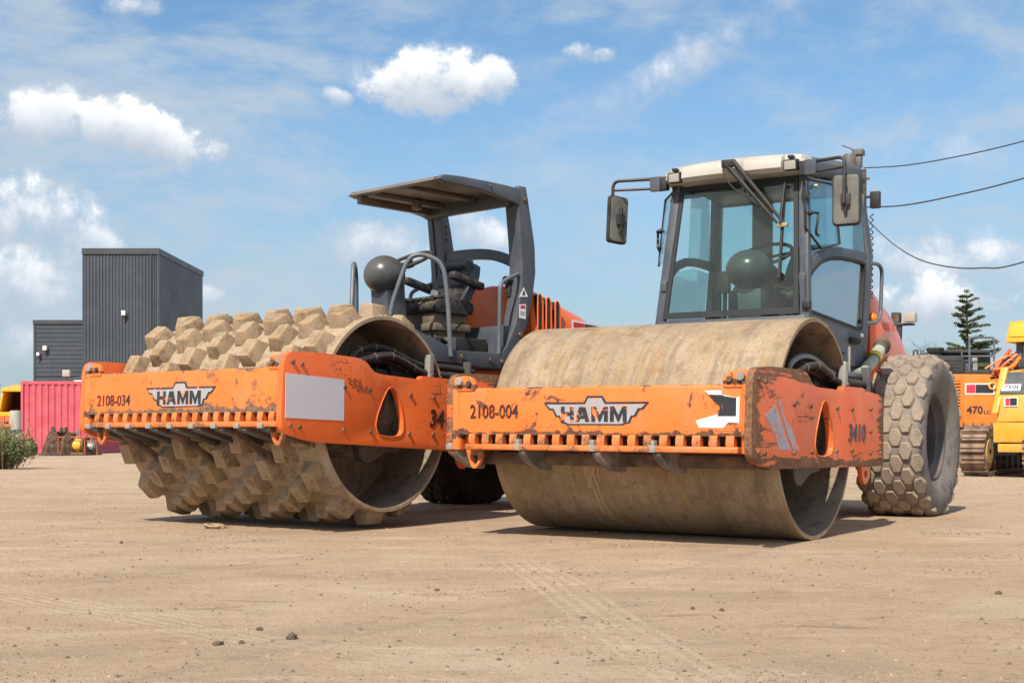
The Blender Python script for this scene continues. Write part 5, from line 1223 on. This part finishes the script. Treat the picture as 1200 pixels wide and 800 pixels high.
# ---- tracked machines on the right
def track(t, x0, x1, r, zc, wdt, yc, m='track_steel', pitch=.19, M=None, idler='rusty_steel'):
    """one crawler track along local x, its shoes single plates"""
    L = x1-x0; per = 2*L+2*math.pi*r; n = int(per/pitch); sh = mesh(MB().box(-pitch*.46, pitch*.46, -wdt/2, wdt/2, -.02, .02).box(-pitch*.42, -pitch*.26, -wdt/2, wdt/2, .02, .07).box(pitch*.02, pitch*.1, -wdt/2, wdt/2, .02, .045), 'track_shoe', m)
    gr = part('crawler_track', MB().box(x0, x1, yc-wdt*.18, yc+wdt*.18, zc-r*.5, zc+r*.35), 'dull_black', t, M)
    for i in range(n):
        s = i*per/n
        if s < L: p = (x0+s, zc+r); a = 0
        elif s < L+math.pi*r: a = (s-L)/r; p = (x1+r*math.sin(a), zc+r*math.cos(a))
        elif s < 2*L+math.pi*r: p = (x1-(s-L-math.pi*r), zc-r); a = math.pi
        else: a = math.pi+(s-2*L-math.pi*r)/r; p = (x0+r*math.sin(a), zc+r*math.cos(a))
        put('track_shoe', sh, gr, T(p[0], yc, p[1]) @ Matrix.Rotation(a, 4, 'Y'))
    for x in (x0, x1):
        w = part('idler_wheel', MB().lathe([(-wdt*.48,.05),(-wdt*.48,r*.55),(-wdt*.40,r*.62),(-wdt*.40,r-.05),(wdt*.40,r-.05),(wdt*.40,r*.62),(wdt*.48,r*.55),(wdt*.48,.05),(wdt*.52,.04),(wdt*.52,.001)], 'y', (x, yc, zc), 28), idler, t, M, smooth=True)
    k = int(L/.36)
    for i in range(k):
        part('road_roller', MB().lathe([(-wdt*.26,.001),(-wdt*.26,.12),(wdt*.26,.12),(wdt*.26,.001)], 'y', (x0+L*(i+.5)/k, yc, zc-r+.15), 14), 'rusty_steel', t, M)
    return gr
def excavator():
    d = 27; s = d/1500
    X = lambda px: (px-600)*s
    Z = lambda py: .718+(507.17-py)*s
    t = thing('excavator', 'orange crawler excavator with black engine deck and railing, far right behind the wheel', 'excavator', (X(1130), d, 0)); ox = X(1130)
    def bx(n, px0, px1, y0, y1, py0, py1, m, par=None, **k): return part(n, MB().box(X(px0)-ox, X(px1)-ox, y0, y1, Z(py1), Z(py0)), m, par or t, **k)
    body = bx('engine_side', 1078, 1240, 0, 2.6, 438, 501, 'excavator_orange', bevel=.03)
    bx('side_door', 1129.5, 1166, -.018, -.001, 440, 499, 'excavator_orange', body, bevel=.006)
    bx('side_door', 1082, 1128, -.018, -.001, 440, 499, 'excavator_orange', body, bevel=.006)
    bx('grille_opening', 1110, 1125, -.022, -.0185, 446, 480, 'dull_black', body)
    for i in range(9): bx('grille_slat', 1110, 1125, -.04, -.023, 447+3.7*i, 449.1+3.7*i, 'excavator_orange', body)
    bx('turntable_skirt', 1090, 1240, .15, 2.4, 501.3, 512, 'track_steel', bevel=.02)
    bx('slewing_ring', 1100, 1200, .5, 2.0, 512.3, 520, 'dull_black')
    bx('engine_deck', 1078, 1130, .0, 2.6, 416.5, 437.7, 'dull_black', bevel=.03)
    for i in range(4): bx('louvre', 1086, 1126, -.012, -.001, 421+4*i, 422.5+4*i, 'dull_black')
    bx('deck_rail', 1130.5, 1240, .0, 2.6, 434, 437.7, 'dull_black', bevel=.01)
    bx('engine_cover', 1120, 1180, .9, 2.4, 410, 433.7, 'dull_black', bevel=.04); bx('cover_top', 1116, 1176, .7, 2.4, 407, 411, 'dull_black', bevel=.02)
    bx('filter_pot', 1135, 1141, .2, .36, 421, 433.5, 'rail_grey', bevel=.02); bx('filter_pot', 1144, 1150, .2, .36, 418, 433.5, 'galvanised', bevel=.02); bx('engine_block', 1152, 1166, .3, .8, 424, 433.5, 'spruce_leaf', bevel=.03)
    ex = part('exhaust_stack', MB().lathe([(Z(418),.12),(Z(411),.12),(Z(411),.16),(Z(409.5),.17),(Z(406.5),.19),(Z(405),.17),(Z(404.5),.001)], 'z', (X(1107)-ox, .6, 0), 16), 'dull_black', t)
    part('deck_hook', MB().tube(rounded([(X(1076)-ox,.3,Z(418)),(X(1076)-ox,.3,Z(409)),(X(1080.5)-ox,.3,Z(409)),(X(1080.5)-ox,.3,Z(418))], .05, 3), .018, 6), 'dull_black', t)
    for y in (.1,):
        part('guard_rail', MB().tube(rounded([(X(1138)-ox,y,Z(434)),(X(1138)-ox,y,Z(395)),(X(1167)-ox,y,Z(395)),(X(1167)-ox,y,Z(434))], .06, 4), .022, 8).tube([(X(1129)-ox,y,Z(417)),(X(1168)-ox,y,Z(417))], .018, 8).tube([(X(1129)-ox,y,Z(434)),(X(1129)-ox,y,Z(412))], .018, 8), 'rail_grey', t, smooth=True)
    bx('emblem', 1130.5, 1165, -.022, -.0185, 449, 462, 'white_paint', body); bx('emblem', 1132, 1142.5, -.0255, -.0222, 450.5, 460.5, 'red_print', body); bx('emblem', 1142.9, 1163.5, -.0255, -.0222, 450.5, 460.5, 'dark_print', body)
    for sname, a, b, y0, y1 in (('470', 1132, 1151.5, 485, 475.5), ('LC', 1152.5, 1161, 485, 480.3)):
        vs, fs = TXT[sname]; Pn = [(X(a)-ox+(X(b)-X(a))*u, yy, Z(y0)+(Z(y1)-Z(y0))*v) for yy in (-.019, -.023) for u, v, _ in vs]; n = len(vs)
        part('lettering', MB().add(Pn, [tuple(i+n for i in f) for f in fs]), 'dark_print', body)
    part('lifting_eye', MB().tube([(X(1162)-ox+.07*math.cos(i*.628), -.045, Z(452)+.07*math.sin(i*.628)) for i in range(10)], .022, 6, closed=True), 'yellow_paint', body, smooth=True)
    track(t, -1.3, 2.6, .42, .45, .7, .3); track(t, -1.3, 2.6, .42, .45, .7, 2.3)
    part('undercarriage', MB().box(-1.0, 2.2, .5, 2.1, .35, .62), 'track_steel', t, bevel=.03)
excavator()
def dozer():
    d = 21.5; s = d/1500; X0 = (1184-600)*s
    t = thing('bulldozer', 'yellow bulldozer with an orange-yellow roof box, at the right edge of the photo', 'bulldozer', (X0, d, 0), R(-36))
    # local: front is -y
    def tr(xc):
        M = Matrix.Rotation(R(90), 4, 'Z')     # track local x -> machine y
        return track(t, -.1, 2.6, .36, .41, .42, -xc, M=M, pitch=.17, idler='dozer_idler')
    tr(-.50); tr(.52)
    hood = part('engine_hood', MB().loft([[(-.14,-.30,.90),(.52,-.30,.90),(.52,1.4,.90),(-.14,1.4,.90)], [(-.14,-.28,1.34),(.52,-.28,1.34),(.52,1.4,1.45),(-.14,1.4,1.45)], [(-.05,.06,1.76),(.48,.06,1.76),(.48,1.4,1.88),(-.05,1.4,1.88)]]), 'dozer_yellow', t, bevel=.03)
    part('nose_block', MB().box(-.17,.52,-.42,-.06,.56,.89), 'dozer_yellow', t, bevel=.03)
    sl_ = lambda z: -.285+(z-1.36)/.38*.30
    def on(n, x0, x1, z0, z1, m, off): return part(n, MB().hexa([(x0,sl_(z0)-off,z0),(x1,sl_(z0)-off,z0),(x1,sl_(z0)-off+.006,z0),(x0,sl_(z0)-off+.006,z0),(x0,sl_(z1)-off,z1),(x1,sl_(z1)-off,z1),(x1,sl_(z1)-off+.006,z1),(x0,sl_(z1)-off+.006,z1)]), m, hood)
    on('nose_panel', -.10, .50, 1.37, 1.74, 'machine_grey', .008); on('name_plate', -.08, .22, 1.42, 1.53, 'white_paint', .016)
    vs, fs = TXT['750J']; Pn = []
    for (u, v, _) in vs: z = 1.44+.075*v; Pn.append((-.05+.23*u, sl_(z)-.0185, z))
    part('lettering', MB().add(Pn, fs), 'dark_print', hood)
    for m, x0, x1, z0, z1, o in (('white_paint',-.02,.20,1.16,1.31,.306),('red_print',.0,.07,1.175,1.295,.310),('dark_print',.075,.185,1.175,1.295,.310)):
        part('emblem', MB().box(x0,x1,-o,-o+.004,z0,z1), m, hood)
    part('lift_arm', MB().hexa([(-.20,-.40,1.05),(-.10,-.40,1.05),(-.10,-.30,1.05),(-.20,-.30,1.05),(-.14,-.06,1.82),(-.02,-.06,1.82),(-.02,.08,1.82),(-.14,.08,1.82)]), 'dozer_yellow', t, bevel=.02)
    part('push_frame', MB().box(-.10,.45,-.40,-.28,.40,.54).box(-.12,.05,-.27,.6,.42,.56), 'dozer_yellow', t, bevel=.02)
    roof = part('roof_box', MB().loft([[(-.24,.55,2.28),(.72,.55,2.28),(.72,1.9,2.28),(-.24,1.9,2.28)], [(-.22,.57,2.34),(.70,.57,2.34),(.70,1.88,2.34),(-.22,1.88,2.34)], [(-.18,.62,2.64),(.66,.62,2.66),(.66,1.8,2.66),(-.18,1.8,2.64)]]), 'dozer_roof', t, bevel=.03)
    part('roof_front', MB().hexa([(-.17,.555,2.37),(.18,.555,2.37),(.18,.59,2.37),(-.17,.59,2.37),(-.15,.60,2.60),(.18,.60,2.60),(.18,.63,2.60),(-.15,.63,2.60)]), 'yellow_paint', roof, bevel=.01)
    for x, y in ((-.05,.75),(.62,.75),(-.3,1.75),(.62,1.75)): part('cab_pillar', MB().hexa([(x-.05,y-.1,1.3),(x+.05,y-.1,1.3),(x+.05,y,1.3),(x-.05,y,1.3),(x-.05,y,2.29),(x+.05,y,2.29),(x+.05,y+.08,2.29),(x-.05,y+.08,2.29)]), 'machine_grey', t, bevel=.01)
    part('windshield', MB().hexa([(.0,.70,1.5),(.58,.70,1.5),(.58,.71,1.5),(.0,.71,1.5),(.0,.77,2.28),(.58,.77,2.28),(.58,.78,2.28),(.0,.78,2.28)]), 'dusty_glass', t)
    part('cab_floor', MB().box(-.4,.7,.6,1.9,1.2,1.45), 'dozer_yellow', t, bevel=.03); part('seat', MB().box(.0,.4,1.3,1.5,1.45,2.1), 'seat_fabric', t, bevel=.06)
    part('headlamp', MB().box(.14,.36,.02,.14,1.80,1.97), 'dull_black', t, bevel=.03)
    rnd = random.Random(2)
    for k in range(11):
        a = Vector((-.06+rnd.uniform(-.12,.08), .55, 2.2-rnd.uniform(0,.2))); b = Vector((-.30-rnd.uniform(0,.22), .3+rnd.uniform(-.2,.3), 1.62+rnd.uniform(-.05,.22)))
        m1 = a.lerp(b, .5)+Vector((rnd.uniform(-.1,.12), rnd.uniform(-.1,.1), rnd.uniform(-.15,.14)))
        part('hose', MB().tube(smoothpath([a, m1, b], 6), rnd.choice((.020,.028,.034)), 6), rnd.choice(('black_rubber','excavator_orange','black_rubber','red_paint','excavator_orange','dark_steel')), t, smooth=True)
dozer()

def lines():
    d = 45; px = 1012; x = g(px, d)
    t = thing('utility_pole', 'wooden utility pole hidden mostly behind the cab, carrying the wires', 'pole', (x, d, 0))
    top = at(px, 199, d).z
    part('pole', MB().tube([(0,0,-.5),(0,0,top)], [.15,.10], 12), 'bark', t, smooth=True); part('bracket', MB().box(-.06,.2,-.06,.06,top-.35,top-.28), 'dark_steel', t)
    W = [('highest power wire, straight, running right from behind the cab roof', [(1012,197,45),(1060,194,44),(1120,184,42),(1200,165.5,40),(1400,110,36)], .022),
         ('middle power wire, running right from behind the cab window', [(1012,243,45),(1060,240.5,44),(1120,229,42),(1200,209,40),(1400,150,36)], .026),
         ('lowest wire, sagging deep in the sky right of the cab', [(1012,250,45),(1024,265,44.7),(1050,288,44.2),(1080,305,43.5),(1115,313,42.7),(1150,314,41.8),(1200,307,40),(1400,240,36)], .024)]
    for lab, pts, r in W:
        o = part('power_wire', MB().tube(smoothpath([at(*p) for p in pts], 8), r, 5), 'dull_black', smooth=True); tag(o, lab, 'wire', 'overhead wires right of the cab')
lines()

# ------------------------------------------------------------------ clods, stones, gravel
def rock(name, label, px, py, w, h, m, seed, cat='clod', flat=1, group='loose clods on the yard'):
    d = 1500*.718/(py-507.17); x = g(px, d); rnd = random.Random(seed); s = d/1500
    bm = bmesh.new(); bmesh.ops.create_icosphere(bm, subdivisions=3, radius=1)
    for v in bm.verts:
        n = mnoise.noise(v.co*1.3+Vector((seed, 0, 0)))*.45+mnoise.noise(v.co*3.1+Vector((0, seed, 0)))*.22
        v.co *= 1+n; v.co.x *= w*s/2; v.co.y *= w*s/2*.8; v.co.z *= h*s/2
    me = D.meshes.new(name); bm.to_mesh(me); bm.free(); me.materials.append(MAT[m])
    for p in me.polygons: p.use_smooth = True
    try: me.set_sharp_from_angle(angle=R(28))
    except Exception: pass
    o = put(name, me); o.location = (x, d, hgt(x, d)+h*s*.22); o.rotation_euler = (0, rnd.uniform(-.2, .2), rnd.uniform(0, 6)); tag(o, label, cat, group)
rock('earth_clod', 'largest dark clod, alone in the lower left foreground', 342, 744, 15, 10, 'clod', 1)
rock('earth_clod', 'small dark clod just left of the largest clod and higher', 304, 733, 9, 6, 'clod', 2)
rock('earth_clod', 'tiny dark clod, right one of a close pair left of the largest clod', 283, 750, 7, 6, 'clod', 3)
rock('earth_clod', 'flat dark clod, left one of a close pair left of the largest clod', 255, 752, 14, 6, 'clod', 4)
rock('earth_clod', 'dark clod, right one of a pair in the open right of the tyre print', 846, 712, 7, 5, 'clod', 5)
rock('earth_clod', 'dark clod, left one of a pair in the open right of the tyre print', 812, 711, 6, 4, 'clod', 6)
rock('earth_clod', 'dark clod lying at the far right of the foreground', 1170, 694, 10, 5, 'clod', 7)
rock('earth_clod', 'small dark clod on bare ground left of the tyre print', 512, 690, 7, 4, 'clod', 8)
rock('earth_clod', 'small brown clod in the sun below the padfoot drum, left', 142, 635, 5, 4, 'clod', 9)
rock('earth_clod', 'brown clod lying on the tyre print', 683, 720, 7, 4, 'clod', 10)
rock('sandstone_slab', 'flat yellow slab of dried soil before the padfoot drum', 254, 617.5, 32, 8, 'sandstone', 14, 'soil slab', group='dried soil slabs')
def gravel():
    rnd = random.Random(21); mb = MB(); clump = [(rnd.uniform(-3, 3.6), rnd.uniform(3.4, 10)) for _ in range(34)]
    for i in range(26000):
        if i % 4: y = 3.2+rnd.random()**1.6*22; x = rnd.uniform(-.47, .47)*y
        else: c = rnd.choice(clump); x = rnd.gauss(c[0], .16); y = rnd.gauss(c[1], .10)
        s = .0022+.0105*rnd.random()**7+y*.00016
        z = hgt(x, y)
        a = rnd.uniform(0, 6.28); ca, sa = math.cos(a)*s, math.sin(a)*s; e = rnd.uniform(.5, 1)
        mb.add([(x+ca,y+sa,z),(x-sa*e,y+ca*e,z),(x-ca,y-sa,z),(x+sa*e,y-ca*e,z),(x+rnd.uniform(-.3,.3)*s,y+rnd.uniform(-.3,.3)*s,z+s*rnd.uniform(.5,.9))], [(0,1,4),(1,2,4),(2,3,4),(3,0,4)])
    o = part('gravel', mb, 'pebble', kind='stuff'); o['label'] = 'fine gravel and crumbs scattered over the dirt'; o['category'] = 'gravel'
gravel()

def far_trees():
    rnd = random.Random(31); mb = MB()
    for i in range(420):
        a = -1.25+2.5*(i+rnd.random())/420; d = 260+rnd.uniform(-25, 40); x, y = d*math.sin(a), d*math.cos(a); h = rnd.uniform(2.2, 5.5)*(.8+.3*mnoise.noise((a*6, 0, 2)))
        leaves(mb, (x, y, h*.45), h*.62, 26, .75, rnd, (1.5, 1.5, .85))
    o = part('distant_trees', mb, 'spruce_leaf', kind='stuff'); o['label'] = 'low belt of distant trees at the far edge of the flat yard'; o['category'] = 'treeline'
far_trees()
